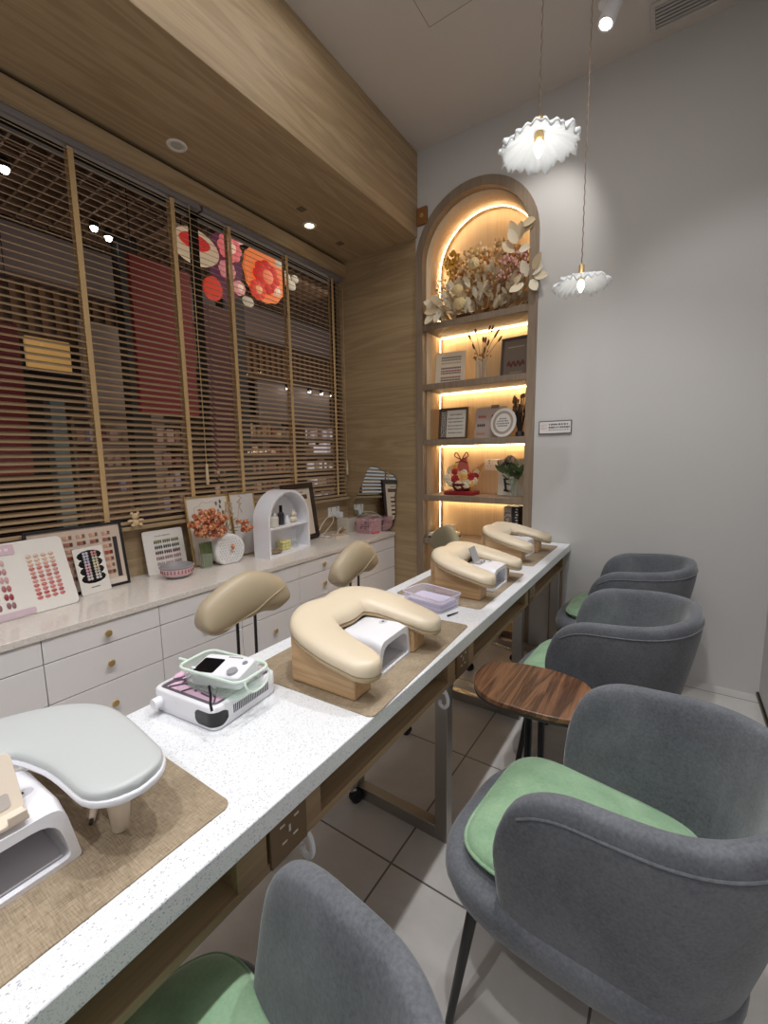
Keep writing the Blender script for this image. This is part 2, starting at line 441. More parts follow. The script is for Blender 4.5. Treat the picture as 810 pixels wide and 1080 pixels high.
struct(MB().b2((XL, -0.7, 0.985), (XL + 0.055, 2.99, 1.005)).build('trim_4', M['oak'], bevel=0.002), 'oak sill ledge under the blinds', 'sill')
struct(MB().b2((XR - 0.012, YF, 0), (XR, YB, 0.02)).build('baseboard_right', M['brass_dk']), 'thin brown edging strip along the right wall', 'baseboard')
cl = MB()
cl.b2((-1.19, 2.2445, ZC - 0.0008), (-0.5, 2.2475, ZC)); cl.b2((-1.19, 1.2, ZC - 0.0008), (-1.187, 2.2445, ZC))
struct(cl.build('trim_5', M['ink_grey']), 'thin access panel joint in the ceiling', 'joint')
wd = bpy.data.objects.new('window_1', None); col.objects.link(wd); struct(wd, 'long shop window looking onto the dark mall', 'window')
MB().b2((XL - 0.07, -0.7, 1.0), (XL - 0.062, 2.985, 2.83)).build('pane', M['pane'], wd)
wf = MB()
for y in (-0.68, 1.69, 2.97): wf.b2((XL - 0.085, y - 0.02, 1.0), (XL - 0.045, y + 0.02, 2.83))
for z in (1.015, 2.815): wf.b2((XL - 0.085, -0.7, z - 0.015), (XL - 0.045, 2.985, z + 0.015))
wf.build('window_frame', M['black'], wd)

# ---- blinds
def blind(y0, y1, tapes, cord_y, label, group='wooden venetian blinds'):
    t = thing('venetian_blind', label, 'blind', (XL + 0.012, (y0 + y1) / 2, 0), 0, group)
    yc = (y0 + y1) / 2; h = (y1 - y0) / 2
    MB().b2((-0.03, -h, 2.81), (0.02, h, 2.842)).build('head_rail', C((132, 126, 126), 0.5), t, bevel=0.003)
    sl = MB(); ti = R(27); z = 1.06
    rot = Matrix.Rotation(ti, 4, 'Y')   # outer edge higher
    while z < 2.785:
        sl.box((0, 0, 0), (0.035, 2 * h, 0.0028), Matrix.Translation((0, 0, z)) @ rot); z += 0.0325
    sl.build('slats', M['slat'], t)
    MB().b2((-0.02, -h, 1.012), (0.02, h, 1.03)).build('bottom_rail', M['slat'], t, bevel=0.004)
    for ty in tapes:
        for sx in (0.0185, -0.0185):
            MB().b2((sx - 0.0006, ty - yc - 0.0125, 1.025), (sx + 0.0006, ty - yc + 0.0125, 2.80)).build('ladder_tape', M['tape'], t)
    c = MB()
    c.tube([(0.032, cord_y - yc, 2.8), (0.03, cord_y - yc, 2.0), (0.03, cord_y - yc, 1.33)], 0.0022, 6)
    pc = c.build('pull_cord', M['tape'], t)
    MB().lathe([(0.003, 0.13), (0.008, 0.12), (0.011, 0.02), (0.009, 0.0)], 10, (0.03, cord_y - yc, 1.2)).build('tassel', C((214, 196, 160)), pc)
    return t
blind(-0.68, 1.685, (-0.44, 0.53, 1.017, 1.506), 1.60, 'wooden venetian blind with broad tan tapes above the nail colour charts, left of the two')
blind(1.70, 2.985, (1.876, 2.36, 2.859), 2.975, 'wooden venetian blind with broad tan tapes next to the arched niche, right of the two')

# ---- the mall outside the window
struct(MB().b2((-12, -6, -0.05), (XL - 0.1, 16, 0)).build('floor_outside', C((70, 60, 54), 0.3)), 'dark mall floor outside the window', 'floor')
struct(MB().b2((-12, -6, 4.6), (XL - 0.1, 16, 4.7)).build('ceiling_outside', C((16, 12, 12), 0.9)), 'black slab above the open mall ceiling grid', 'ceiling')
gr = MB()
y = -1.0
while y < 12: gr.b2((-7.6, y - 0.012, 4.34), (-2.56, y + 0.012, 4.46)); y += 0.17
x = -7.6
while x < -2.6: gr.b2((x - 0.012, -1, 4.34), (x + 0.012, 12, 4.46)); x += 0.17
struct(gr.build('trim_6', C((112, 88, 70), 0.7)), 'dark brown open cell grid of the mall ceiling', 'ceiling grid')
fa = MB(); fa.b2((-7.7, -6, 3.72), (-7.0, 16, 4.3))
struct(fa.build('trim_7', C((128, 112, 108), 0.7)), 'pale mauve fascia of the shops across the mall', 'fascia')
fb = MB(); fb.b2((-7.9, -6, 3.0), (-7.25, 16, 3.72))
struct(fb.build('wall_outside', C((92, 70, 52), 0.6)), 'brown upper wall of the shops across the mall', 'wall')
struct(MB().b2((-9.2, -6, 0), (-9.0, 16, 4.6)).build('wall_shop', C((60, 46, 40), 0.7)), 'dim back wall of the shops across the mall', 'wall')
lt = MB()
for yy in [0.4 + 0.16 * k for k in range(60)]: lt.b2((-7.22, yy, 3.05), (-7.18, yy + 0.07, 3.68))
tag(lt.build('lattice_screen', C((120, 86, 58), 0.6)), 'brown lattice screen under the mall fascia', 'screen')
def mall_panel(name, lo, hi, c, label, cat, e=0, group=None):
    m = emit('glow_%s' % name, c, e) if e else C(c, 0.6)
    o = tag(MB().b2(lo, hi).build(name, m, bevel=0.01), label, cat, group)
    if name == 'banner':
        for yy in (lo[1] + 0.05, hi[1] - 0.05):
            MB().cyl((lo[0] + 0.035, yy, hi[2] - 0.01), (lo[0] + 0.035, yy, 4.4), 0.006, seg=6).build('hanging_wire', M['black'], o)
    return o
mall_panel('banner', (-5.12, 2.6, 1.9), (-5.05, 3.32, 3.6), (116, 6, 12), 'tall dark red banner hanging in the mall left of the flower lantern', 'banner')
mall_panel('banner', (-5.12, 3.4, 1.2), (-5.05, 3.85, 3.3), (66, 5, 10), 'narrow dark red banner hanging in the mall behind the flower lantern', 'banner')
mall_panel('banner', (-6.52, 1.2, 1.2), (-6.45, 1.98, 2.95), (96, 6, 12), 'dark red banner seen through the left end of the blinds', 'banner')
mall_panel('shop_partition', (-7.1, 2.85, 0), (-7.0, 3.95, 3.3), (150, 134, 126), 'pale shop partition seen through the blinds', 'partition')
mall_panel('shop_partition', (-7.55, 6.3, 1.9), (-7.45, 8.6, 3.02), (138, 122, 116), 'pale upper partition of the far shop', 'partition')
mall_panel('emissive_panel', (-7.3, 2.28, 2.6), (-7.24, 2.80, 3.02), (206, 160, 92), 'timber panel with warm lamplight as its own glow in the shop across the mall', 'panel', 0.35)  # lamplight on the wood is put in as emission
mall_panel('emissive_panel', (-7.3, 8.9, 2.3), (-7.24, 9.9, 3.02), (214, 150, 74), 'timber panel with warm lamplight as its own glow in the farthest shop', 'panel', 0.35)  # emission replaces lamplight on this panel too
mall_panel('pillar', (-6.4, 2.12, 0), (-6.2, 2.28, 2.1), (78, 92, 98), 'blue grey pillar outside the left blind', 'pillar')
mall_panel('black_pillar', (-6.55, 3.14, 0), (-6.35, 3.4, 4.34), (14, 12, 13), 'black pillar in the mall left of the red banner', 'pillar')
mall_panel('black_pillar', (-6.7, 0.35, 0), (-6.5, 0.85, 4.34), (18, 14, 14), 'black pillar in the mall at the far left of the blinds', 'pillar')
mall_panel('black_pillar', (-5.6, 4.05, 0), (-5.4, 4.4, 4.34), (20, 16, 16), 'black pillar in the mall below the flower lantern', 'pillar')
def shop_shelf(x, y0, y1, z0, levels, label, cols, e):
    t = thing('display_shelf', label, 'shelf', (x, (y0 + y1) / 2, 0))
    h = (y1 - y0) / 2; f = MB(); g = MB(); ms = [emit('goods_%d' % i, c, e) for i, c in enumerate(cols)]  # shop lighting is put into the goods as a faint emission
    for k in range(levels + 1): f.b2((-0.4, -h, z0 + k * 0.36), (0, h, z0 + k * 0.36 + 0.03))
    for s_ in (-1, 1): f.b2((-0.4, s_ * h - 0.02, 0), (0, s_ * h + 0.02, z0 + levels * 0.36))
    f.build('rack', C((92, 72, 58)), t)
    for k in range(levels):
        yy = -h + 0.05
        while yy < h - 0.1:
            d = random.uniform(0.05, 0.13); hh = random.uniform(0.12, 0.28)
            g.b2((-0.2, yy, z0 + k * 0.36 + 0.03), (-0.04, yy + d, z0 + k * 0.36 + 0.03 + hh), mi=random.randrange(len(cols))); yy += d + random.uniform(0.01, 0.08)
    o = g.build('goods', ms, t); o['kind'] = 'stuff'
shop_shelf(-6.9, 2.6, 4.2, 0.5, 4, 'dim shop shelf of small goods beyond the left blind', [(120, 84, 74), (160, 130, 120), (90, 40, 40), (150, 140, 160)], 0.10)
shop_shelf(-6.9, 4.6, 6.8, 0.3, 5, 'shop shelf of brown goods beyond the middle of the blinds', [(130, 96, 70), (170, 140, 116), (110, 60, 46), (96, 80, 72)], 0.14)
shop_shelf(-6.9, 7.1, 10.2, 0.3, 5, 'shop shelf of brightly glowing goods at the far end of the mall', [(190, 180, 190), (150, 130, 120), (220, 214, 220), (110, 84, 70)], 0.28)
def mall_spot(p, label):
    t = thing('mall_downlight', label, 'light', p, 0, 'small bright lamps out in the mall')
    MB().lathe([(0.05, 0.0), (0.055, 0.03), (0.04, 0.09)], 14).build('lamp_body', M['black'], t)
    MB().lathe([(0.0005, -0.05), (0.03, -0.04), (0.046, 0.002)], 14).build('lens', M['lens'], t)
mall_spot((-5.71, 1.80, 4.255), 'bright mall downlight at the upper left of the blinds')
mall_spot((-6.22, 2.81, 4.255), 'bright mall downlight left of the red banner, the left one of a close pair')
mall_spot((-6.34, 3.03, 4.255), 'bright mall downlight left of the red banner, the right one of a close pair')
for yy, zz, lab in ((5.57, 2.86, 'bright shop spotlight beyond the middle of the right blind'), (6.68, 2.84, 'bright shop spotlight seen beside the tan tape near the niche'),
                    (7.35, 2.82, 'small shop spotlight between the last two tapes of the right blind'), (7.75, 2.83, 'small shop spotlight just left of the last tape'),
                    (8.1, 2.83, 'small shop spotlight just right of the last tape')):
    mall_spot((-7.3, yy * 1.05, 2.912), lab)
light('mall_bounce_fill', 'AREA', (-5.0, 4.0, 0.4), 60, (1.0, 0.85, 0.7), (-5.0, 4.0, 4), shape='RECTANGLE', size=2, size_y=6)  # added area lamp, stands in for shop light bounced up to the grid
light('mall_fill_light', 'AREA', (-5.0, 5.0, 4.2), 85, (1.0, 0.85, 0.7), (-6.5, 5.0, 0), shape='RECTANGLE', size=3, size_y=8)  # added area lamp that brightens the mall from above

# flower lantern hanging outside
LX = -3.5
fl = thing('flower_lantern', 'glowing red, pink and orange flower lantern hanging beyond the blinds', 'lantern', (LX, 2.8, 3.15))
def disc(mb, y, z, ry, rz, th=0.03, x=0.0, n=24, a0=0, a1=2 * PI, mi=0, scal=0.0, ns=8):
    pts = [(y + ry * (1 + scal * math.cos(ns * a)) * math.cos(a), z + rz * (1 + scal * math.cos(ns * a)) * math.sin(a)) for a in [a0 + (a1 - a0) * k / n for k in range(n)]]
    mb.prism(pts, lambda u, v: (x - th / 2, u, v), lambda u, v: (x + th / 2, u, v), mi)
def glowm(c, e=0.55): return emit('lantern_glow_%d_%d_%d' % c, c, e)
a = MB(); disc(a, 0.33, 0.02, 0.26, 0.27, scal=0.03, ns=12); a.build('orange_fan', glowm((226, 120, 62)), fl)
a = MB(); disc(a, -0.42, -0.0, 0.22, 0.14, x=-0.01); a.build('pale_fan', glowm((206, 184, 150), 0.4), fl)
a = MB(); disc(a, -0.44, 0.03, 0.14, 0.06, x=0.012); a.build('red_band', glowm((190, 40, 36), 0.5), fl)
a = MB(); disc(a, -0.12, -0.05, 0.17, 0.30, x=-0.02, scal=0.05); a.build('purple_ground', glowm((96, 52, 76), 0.35), fl)
a = MB(); disc(a, -0.29, -0.3, 0.09, 0.1, x=0.01); a.build('red_fan', glowm((206, 60, 40), 0.5), fl)
def flower(y, z, r, c, c2, nm, x=0.03):
    p = MB(); rr = [(0.62, 0.42, 8)]
    for k in range(8):
        an = 2 * PI * k / 8
        p.ell((x, y + 0.58 * r * math.cos(an), z + 0.58 * r * math.sin(an)), (0.025, 0.42 * r, 0.36 * r), 10, 6)
    o = p.build(nm, glowm(c), fl)
    MB().ell((x + 0.02, y, z), (0.02, 0.4 * r, 0.4 * r), 10, 6).build('flower_centre', glowm(c2), o)
flower(0.32, -0.02, 0.17, (200, 44, 34), (236, 130, 90), 'red_flower')
flower(0.2, -0.17, 0.1, (214, 70, 52), (240, 170, 120), 'red_flower')
flower(-0.1, 0.1, 0.13, (222, 110, 110), (240, 190, 170), 'pink_flower')
flower(-0.14, -0.1, 0.09, (206, 130, 130), (236, 200, 180), 'pink_flower')
flower(-0.02, -0.22, 0.07, (214, 150, 140), (240, 210, 190), 'pink_flower')
flower(0.02, 0.24, 0.07, (220, 196, 186), (240, 220, 190), 'white_flower')
flower(0.44, -0.12, 0.06, (226, 170, 140), (240, 220, 190), 'white_flower')
for yy, zz, ry, rz in ((0.5, 0.17, .08, .06), (0.6, 0.08, .08, .06), (0.68, 0.02, .07, .05), (0.74, 0.1, .05, .04), (0.5, 0.27, .07, .04), (0.1, -0.3, .07, .05)): MB().ell((0, yy, zz), (0.02, ry, rz), 12, 6).build('pale_leaf', glowm((196, 184, 160), 0.4), fl)
for yy in (-0.3, 0.3): MB().tube([(0, yy, 0.12), (0, yy, 1.19)], 0.004, 6).build('hanging_wire', M['black'], fl)

# ---- soffit downlights and sensors
def soffit_light(x, y, lens, label):
    t = thing('recessed_downlight', label, 'light', (x, y, ZS))
    MB().lathe([(0.03, -0.001), (0.036, -0.006), (0.045, -0.006), (0.05, -0.001), (0.05, 0.0)], 28, cap0=False).build('trim_ring', C((226, 220, 212), 0.4), t)
    MB().lathe([(0.0005, -0.0015), (0.018, -0.003), (0.03, -0.0015)], 20).build('lens', lens, t)
soffit_light(-2.24, 1.45, C((190, 182, 170), 0.3), 'round recessed downlight in the oak soffit, the unlit one nearer the viewer')
soffit_light(-2.23, 2.42, M['lens_warm'], 'round recessed downlight glowing in the oak soffit nearer the niche')
for x, y, lab in ((-2.13, 2.24, 'small square sensor plate in the soffit in front of the glowing downlight'), (-2.22, 2.74, 'small square sensor plate in the soffit nearest the niche')):
    tag(MB().box((0, 0, -0.003), (0.05, 0.05, 0.006)).build('sensor_plate', C((118, 98, 72)), None, (x, y, ZS), bevel=0.002), lab, 'sensor')
t = thing('ceiling_spotlight', 'white adjustable spotlight glowing on the ceiling near the vent', 'light', (-0.405, 2.62, ZC))
MB().lathe([(0.045, -0.02), (0.045, 0)], 20).build('mount', M['white_pl'], t)
q = Matrix.Translation((0.01, -0.01, -0.075)) @ Euler((R(-14), R(16), 0)).to_matrix().to_4x4()
hb = MB().lathe([(0.03, -0.055), (0.038, -0.055), (0.04, -0.05), (0.04, 0.05), (0.012, 0.058)], 24, mtx=q, cap0=False).build('lamp_head', M['white_pl'], t)
MB().lathe([(0.0005, -0.045), (0.03, -0.047)], 20, mtx=q).build('lens', M['lens'], hb)
t = thing('air_vent', 'white air grille in the ceiling by the far wall', 'vent', (-0.1, 2.86, ZC))
v = MB(); v.b2((-0.14, -0.09, -0.012), (0.3, -0.07, 0)); v.b2((-0.14, 0.07, -0.012), (0.3, 0.09, 0)); v.b2((-0.14, -0.07, -0.012), (-0.12, 0.07, 0)); v.b2((0.28, -0.07, -0.012), (0.3, 0.07, 0))
v.build('vent_frame', C((196, 190, 184)), t, bevel=0.002)
v = MB()
for k in range(6): v.box((0.08, -0.055 + 0.022 * k, -0.006), (0.4, 0.012, 0.002), None)
v.build('slats', C((186, 182, 178)), t)
MB().b2((-0.12, -0.07, -0.002), (0.28, 0.07, -0.0005)).build('duct', C((130, 126, 122)), t)

# =================================================================== arched niche
ni = thing('arched_niche', 'tall arched oak display niche with glowing strip lights in the far wall', 'display niche', (NX, YB, 0))
ND = 0.315
def arch_pts(r, z0, n=30):
    return [(r, z0)] + [(r * math.cos(PI * k / n), NS + r * math.sin(PI * k / n)) for k in range(n + 1)] + [(-r, z0)]
po, pi_ = arch_pts(NRO, 0), arch_pts(NR, 0)
fr = MB()
fr.rings([[(u, -0.012, v) for u, v in pi_], [(u, -0.012, v) for u, v in po], [(u, 0.05, v) for u, v in po], [(u, 0.05, v) for u, v in pi_], [(u, -0.012, v) for u, v in pi_]], closed=False)
fr.build('arch_frame', M['grey_oak'], ni)
ln = MB(); ln.rings([[(u, 0.05, v) for u, v in pi_], [(u, ND, v) for u, v in pi_]], closed=False)
ln.build('lining', M['oak_light'], ni, solid=0.02, soff=0)
MB().prism(arch_pts(NR + 0.02, 0), lambda u, v: (u, ND, v), lambda u, v: (u, ND + 0.02, v)).build('back_panel', M['oak_light'], ni)
MB().b2((-NR + 0.001, -0.004, 0), (NR - 0.001, ND, 0.06)).build('plinth', M['grey_oak'], ni, bevel=0.002)
SH = [2.34, 1.90, 1.478, 1.046, 0.695]
for z in SH: MB().b2((-NR + 0.001, -0.004, z - 0.045), (NR - 0.001, ND - 0.001, z)).build('shelf', M['grey_oak'], ni, bevel=0.002)
for z in SH:
    MB().b2((-NR + 0.02, ND - 0.048, z - 0.054), (NR - 0.01, ND - 0.042, z - 0.046)).build('led_strip', M['led'], ni)
zs = SH + [0.065]
for zt, zb in zip(zs, zs[1:]):
    MB().b2((-NR + 0.002, ND - 0.048, zb + 0.005), (-NR + 0.010, ND - 0.042, zt - 0.055)).build('led_strip', M['led'], ni)
r_ = NR - 0.008
MB().tube([(r_ * math.cos(PI * k / 40), ND - 0.05, NS + r_ * math.sin(PI * k / 40)) for k in range(41)] + [(-r_, ND - 0.05, 2.4)], 0.005, 8).build('led_strip', M['led_arch'], ni)

# small plaque left of the arch + acrylic sign right of the arch
t = thing('wall_plaque', 'small square brown wooden plaque beside the top left of the arch', 'plaque', (-1.655, YB, 3.105))
MB().b2((-0.042, -0.024, -0.062), (0.042, 0, 0.055)).build('plate', C((140, 92, 48), 0.5), t, bevel=0.003)
MB().lathe([(0.0005, 0.004), (0.014, 0.003), (0.016, 0.0)], 12, mtx=Matrix.Translation((0, -0.024, 0)) @ Matrix.Rotation(R(90), 4, 'X')).build('emblem', M['brass'], t)
t = thing('wall_sign', 'small clear acrylic notice on the grey wall right of the niche', 'sign', (-0.672, YB, 1.528))
MB().b2((-0.1, -0.012, -0.04), (0.1, -0.008, 0.04)).build('plate', C((222, 218, 216), 0.2), t, bevel=0.001)
v = MB()
for x in (-0.1, 0.1): v.b2((x - 0.002, -0.0135, -0.041), (x + 0.002, 0, 0.041))
for z in (-0.04, 0.04): v.b2((-0.1, -0.0135, z - 0.002), (0.1, 0, z + 0.002))
v.build('edge', C((60, 56, 54)), t)
v = MB(); rr = random.Random(3)
for z, w_, h_ in ((0.018, 0.012, 0.012), (-0.001, 0.012, 0.012), (-0.017, 0.007, 0.005)):
    x = -0.038
    while x < 0.085:
        ww = w_ * rr.uniform(0.5, 1)
        v.b2((x, -0.0126, z - h_ * rr.uniform(.35, .5)), (x + ww * 0.75, -0.012, z + h_ * rr.uniform(.35, .5))); x += ww + rr.choice([0, 0, 0.004])
v.build('printing', M['ink'], t)
v = MB()
for z in (0.012, -0.008): v.tube(catmull([(-0.09, -0.0125, z - 0.006), (-0.078, -0.0125, z + 0.008), (-0.072, -0.0125, z - 0.006), (-0.06, -0.0125, z + 0.008), (-0.052, -0.0125, z)], 4), 0.0015, 5)
v.build('flourish', C((200, 150, 140)), t)

# =================================================================== manicure table
TX0, TX1, TZ = -1.045, -0.546, 0.76
tb = thing('manicure_table', 'long narrow manicure table with speckled white stone top and oak apron', 'table', (-0.8, 1.2, 0))
ox, oy = 0.8, -1.2   # world -> local
def L(p): return (p[0] + ox, p[1] + oy, p[2])
def tbox(mb, lo, hi): mb.b2(L(lo), L(hi)); return mb
tbox(MB(), (TX0, -0.7, TZ - 0.045), (TX1, 3.008, TZ)).build('stone_top', M['quartz'], tb, bevel=0.003)
ap = MB()
AX = -0.578
tbox(ap, (-0.99, -0.7, 0.598), (AX, 2.97, 0.616))
tbox(ap, (-0.99, -0.7, 0.616), (-0.972, 2.97, 0.715))
for y0, y1 in ((-0.42, -0.36), (0.39, 0.455), (0.555, 0.60), (1.21, 1.268), (1.375, 1.43), (2.09, 2.14), (2.22, 2.27), (2.94, 2.97)): tbox(ap, (-0.97, y0, 0.616), (AX, y1, 0.715))
ap.build('apron', M['table_oak'], tb, bevel=0.0015)
tbox(MB(), (-0.665, 2.97, 0), (-0.585, 3.005, 0.715)).build('end_post', M['grey_oak'], tb, bevel=0.002)
for y in (-0.12, 1.25, 2.10, 2.9):
    lf = MB()
    for x in (-0.612, -1.0): tbox(lf, (x - 0.024, y - 0.02, 0.0), (x + 0.024, y + 0.02, 0.6))
    tbox(lf, (-0.976, y - 0.02, 0), (-0.636, y + 0.02, 0.05)); tbox(lf, (-0.976, y - 0.02, 0.57), (-0.636, y + 0.02, 0.598))
    lf.build('leg_frame', M['steel'], tb, bevel=0.002)
for y0, y1 in ((0.459, 0.552), (1.272, 1.372), (2.145, 2.215)):
    sp = tbox(MB(), (AX - 0.02, y0, 0.602), (AX + 0.006, y1, 0.712)).build('socket_panel', C((120, 94, 66), 0.45), tb, bevel=0.002)
    hs = MB(); yc = (y0 + y1) / 2
    for dy, dz, w_, h_ in ((-0.018, 0.018, .012, .004), (0.018, 0.018, .012, .004), (0, 0.002, .005, .014), (-0.014, -0.018, .012, .004), (0.014, -0.018, .012, .004), (0.0, 0.036, .016, .006)):
        tbox(hs, (AX + 0.0055, yc + dy - w_ / 2, 0.655 + dz - h_ / 2), (AX + 0.0068, yc + dy + w_ / 2, 0.655 + dz + h_ / 2))
    hs.build('socket_holes', C((216, 210, 200)), sp)

def hook(loc, label):
    t = thing('bag_hook', label, 'hook', loc, 0, 'white bag hooks under the table')
    MB().tube(catmull([(0, 0, 0), (0.012, 0, -0.004), (0.02, 0, -0.02), (0.02, 0, -0.042), (0.008, 0, -0.056), (-0.006, 0, -0.05), (-0.008, 0, -0.036)], 6), 0.006, 8).build('hook_arm', M['white_pl'], t)
    MB().b2((-0.012, -0.012, -0.004), (0.01, 0.012, 0.001)).build('base', M['white_pl'], t, bevel=0.002)
hook((-0.588, 1.19, 0.597), 'white plastic bag hook under the table by the steel leg')
hook((-0.59, 0.56, 0.597), 'white plastic bag hook under the table behind the nearest armchair')

# ---- woven mats
def desk_mat(cx, cy, lx, ly, rz, label):
    t = MB().prism(rrect(-lx / 2, -ly / 2, lx / 2, ly / 2, 0.018), lambda u, v: (u, v, 0), lambda u, v: (u, v, 0.0025)).build('desk_mat', M['mat'], None, (cx, cy, TZ + 0.0002), (0, 0, rz))
    tag(t, label, 'mat', 'brown woven mats on the table')
desk_mat(-0.81, 0.09, 0.405, 0.64, 0, 'brown woven mat under the grey armrest, nearest the viewer')
desk_mat(-0.772, 1.045, 0.43, 0.625, R(2.5), 'brown woven mat under the largest cream armrest, second from the viewer')
desk_mat(-0.79, 1.83, 0.39, 0.59, 0, 'brown woven mat beside the clear lilac box, third from the viewer')
desk_mat(-0.79, 2.595, 0.38, 0.6, 0, 'brown woven mat at the far end of the table by the wall')

# ---- armrests
def armrest(name, loc, rz, label):
    t = thing(name, label, 'armrest', loc, rz, 'cream horseshoe armrests')
    pth = catmull([(0.09, -0.163), (0.0, -0.158), (-0.075, -0.136), (-0.115, -0.08), (-0.108, 0.0), (-0.115, 0.08), (-0.075, 0.136), (0.0, 0.158), (0.10, 0.163)], 6)
    n_ = len(pth); wd_ = []
    for i in range(n_):
        k = abs(i / (n_ - 1) * 2 - 1)
        wd_.append(0.060 + 0.008 * (math.exp(-((k - 0.5) / 0.25) ** 2)) - 0.006 * max(0, k - 0.8) / 0.2)
    sl = -0.24
    zt = lambda u: 0.102 + sl * u + 0.008
    MB().pad(pth, wd_, 0.032, 0.004, frame=lambda u, v, h: Vector((u, v, zt(u) + h)), seg=24, exp=2.7).build('cushion', M['cream'], t, angle=60)
    MB().pad(pth, [x * 0.985 for x in wd_], 0.006, 0.01, frame=lambda u, v, h: Vector((u, v, zt(u) - 0.008 + h)), seg=12, exp=5).build('cushion_base', M['cream_side'], t, angle=50)
    b = MB()
    for s_ in (-1, 1):
        y0, y1 = (0.115, 0.19) if s_ > 0 else (-0.19, -0.115)
        prof = [(-0.12, 0), (0.09, 0), (0.09, zt(0.09) - 0.012), (-0.12, zt(-0.12) - 0.012)]
        b.prism(prof, lambda u, v: (u, y0, v), lambda u, v: (u, y1, v))
    prof = [(-0.165, 0), (-0.11, 0), (-0.11, zt(-0.11) - 0.012), (-0.165, zt(-0.165) - 0.014)]
    b.prism(prof, lambda u, v: (u, -0.14, v), lambda u, v: (u, 0.14, v))
    b.build('base_block', M['block_oak'], t, bevel=0.006, seg=3)
    return t
a2 = armrest('hand_armrest', (-0.713, 0.957, TZ + 0.0028), R(2), 'cream leather horseshoe armrest on oak blocks nearest the dust collector, largest in view')
dup(a2, (-0.722, 1.815, TZ + 0.0028), R(0), 'cream leather horseshoe armrest with a phone stand between its arms')
dup(a2, (-0.755, 2.52, TZ + 0.0028), R(-2), 'cream leather horseshoe armrest at the far end of the table by the wall')

g = thing('grey_armrest', 'grey padded curved armrest with white rim on tapered feet', 'armrest', (-0.845, 0.105, TZ + 0.0028))
pth = catmull([(0.15, 0.172), (0.03, 0.174), (-0.06, 0.155), (-0.115, 0.085), (-0.128, 0), (-0.115, -0.085), (-0.06, -0.155), (0.03, -0.174), (0.15, -0.172)], 7)
wd_ = [0.058 + 0.018 * math.exp(-((abs(i / (len(pth) - 1) * 2 - 1) - 0.55) / 0.3) ** 2) for i in range(len(pth))]
MB().pad(pth, wd_, 0.013, 0.012, frame=lambda u, v, h: Vector((u, v, 0.115 + h)), seg=24, exp=3.4).build('cushion', M['grey_leather'], g, angle=60)
MB().pad(pth, [x + 0.0035 for x in wd_], 0.006, 0.007, frame=lambda u, v, h: Vector((u, v, 0.107 + h)), seg=16, exp=5).build('rim', M['white_pl'], g, angle=50)
for x, y, k in ((0.13, 0.172, 1), (0.13, -0.172, 1), (-0.15, 0.0, 1.2)):
    MB().lathe([(0.0085, 0.0), (0.011, 0.004), (0.015, 0.05), (0.021, 0.088), (0.036, 0.103)], 18, (0, 0, 0), mtx=Matrix.Translation((x, y, 0)) @ Matrix.Scale(1.15, 4, (0, 1, 0))).build('leg', M['cream_pl'], g, angle=60)

# ---- nail lamps
def rtrap(wb_, wt, z0, z1, r, n=5, dy=0):
    pts = [(-wb_ / 2 + dy, z0), (wb_ / 2 + dy, z0), (wt / 2 + dy, z1), (-wt / 2 + dy, z1)]; out = []
    for i in range(4):
        p, a, b_ = Vector(pts[i]), Vector(pts[i - 1]), Vector(pts[(i + 1) % 4])
        da, db = (a - p).normalized(), (b_ - p).normalized()
        rr = r if i > 1 else r * 0.35
        s0, s1 = p + da * rr, p + db * rr
        for k in range(n + 1):
            t_ = k / n; out.append((1 - t_) ** 2 * s0 + 2 * t_ * (1 - t_) * p + t_ ** 2 * s1)
    return out
def nail_lamp(loc, rz, label, W=0.19, D=0.165, H=0.1):
    t = thing('nail_lamp', label, 'nail lamp', loc, rz, 'white nail lamps on the table')
    X = lambda x, pts: [(x, p.x, p.y) for p in pts]
    m = MB()
    m.rings([X(-D / 2, rtrap(W * 0.86, W * 0.7, 0.001, H * 0.84, 0.03)), X(-D / 2 + 0.03, rtrap(W * 0.98, W * 0.82, 0, H, 0.026)), X(D / 2 - 0.03, rtrap(W, W * 0.84, 0, H, 0.022)),
             X(D / 2, rtrap(W, W * 0.82, 0, H * 0.93, 0.022)),
             X(D / 2 + 0.0005, rtrap(W * 0.86, W * 0.7, H * 0.08, H * 0.78, 0.03)), X(-D / 2 + 0.03, rtrap(W * 0.82, W * 0.66, H * 0.08, H * 0.74, 0.03))], cap0=True, cap1=True)
    m.build('shell', M['white_pl'], t, angle=50)
    MB().b2((-D / 2 + 0.035, -W * 0.38, H * 0.095), (D / 2 - 0.01, W * 0.38, H * 0.125)).build('base_tray', C((206, 204, 210), 0.25), t)
    MB().lathe([(0.0005, 0.0008), (0.011, 0.0008), (0.0115, 0.0)], 20, (0, 0, 0), mtx=Matrix.Translation((0.015, W * 0.24, H)) @ Matrix.Scale(1.5, 4, (0, 1, 0))).build('button', C((206, 206, 214), 0.4), t)
    b = MB(); b.b2((0.012, W * 0.24 - 0.005, H + 0.0008), (0.018, W * 0.24 + 0.005, H + 0.0013)); b.build('button_mark', M['ink'], t)
    return t
l1 = nail_lamp((-0.80, 0.13, TZ + 0.003), R(0), 'white nail lamp beneath the grey armrest, nearest the viewer', 0.185, 0.165, 0.102)
l2 = dup(l1, (-0.715, 0.978, TZ + 0.003), R(3), 'white nail lamp between the arms of the largest cream armrest')
l3 = dup(l1, (-0.705, 1.85, TZ + 0.003), R(0), 'white nail lamp carrying a small grey phone stand')
l4 = dup(l1, (-0.765, 2.53, TZ + 0.003), R(-3), 'white nail lamp at the far end of the table by the wall')
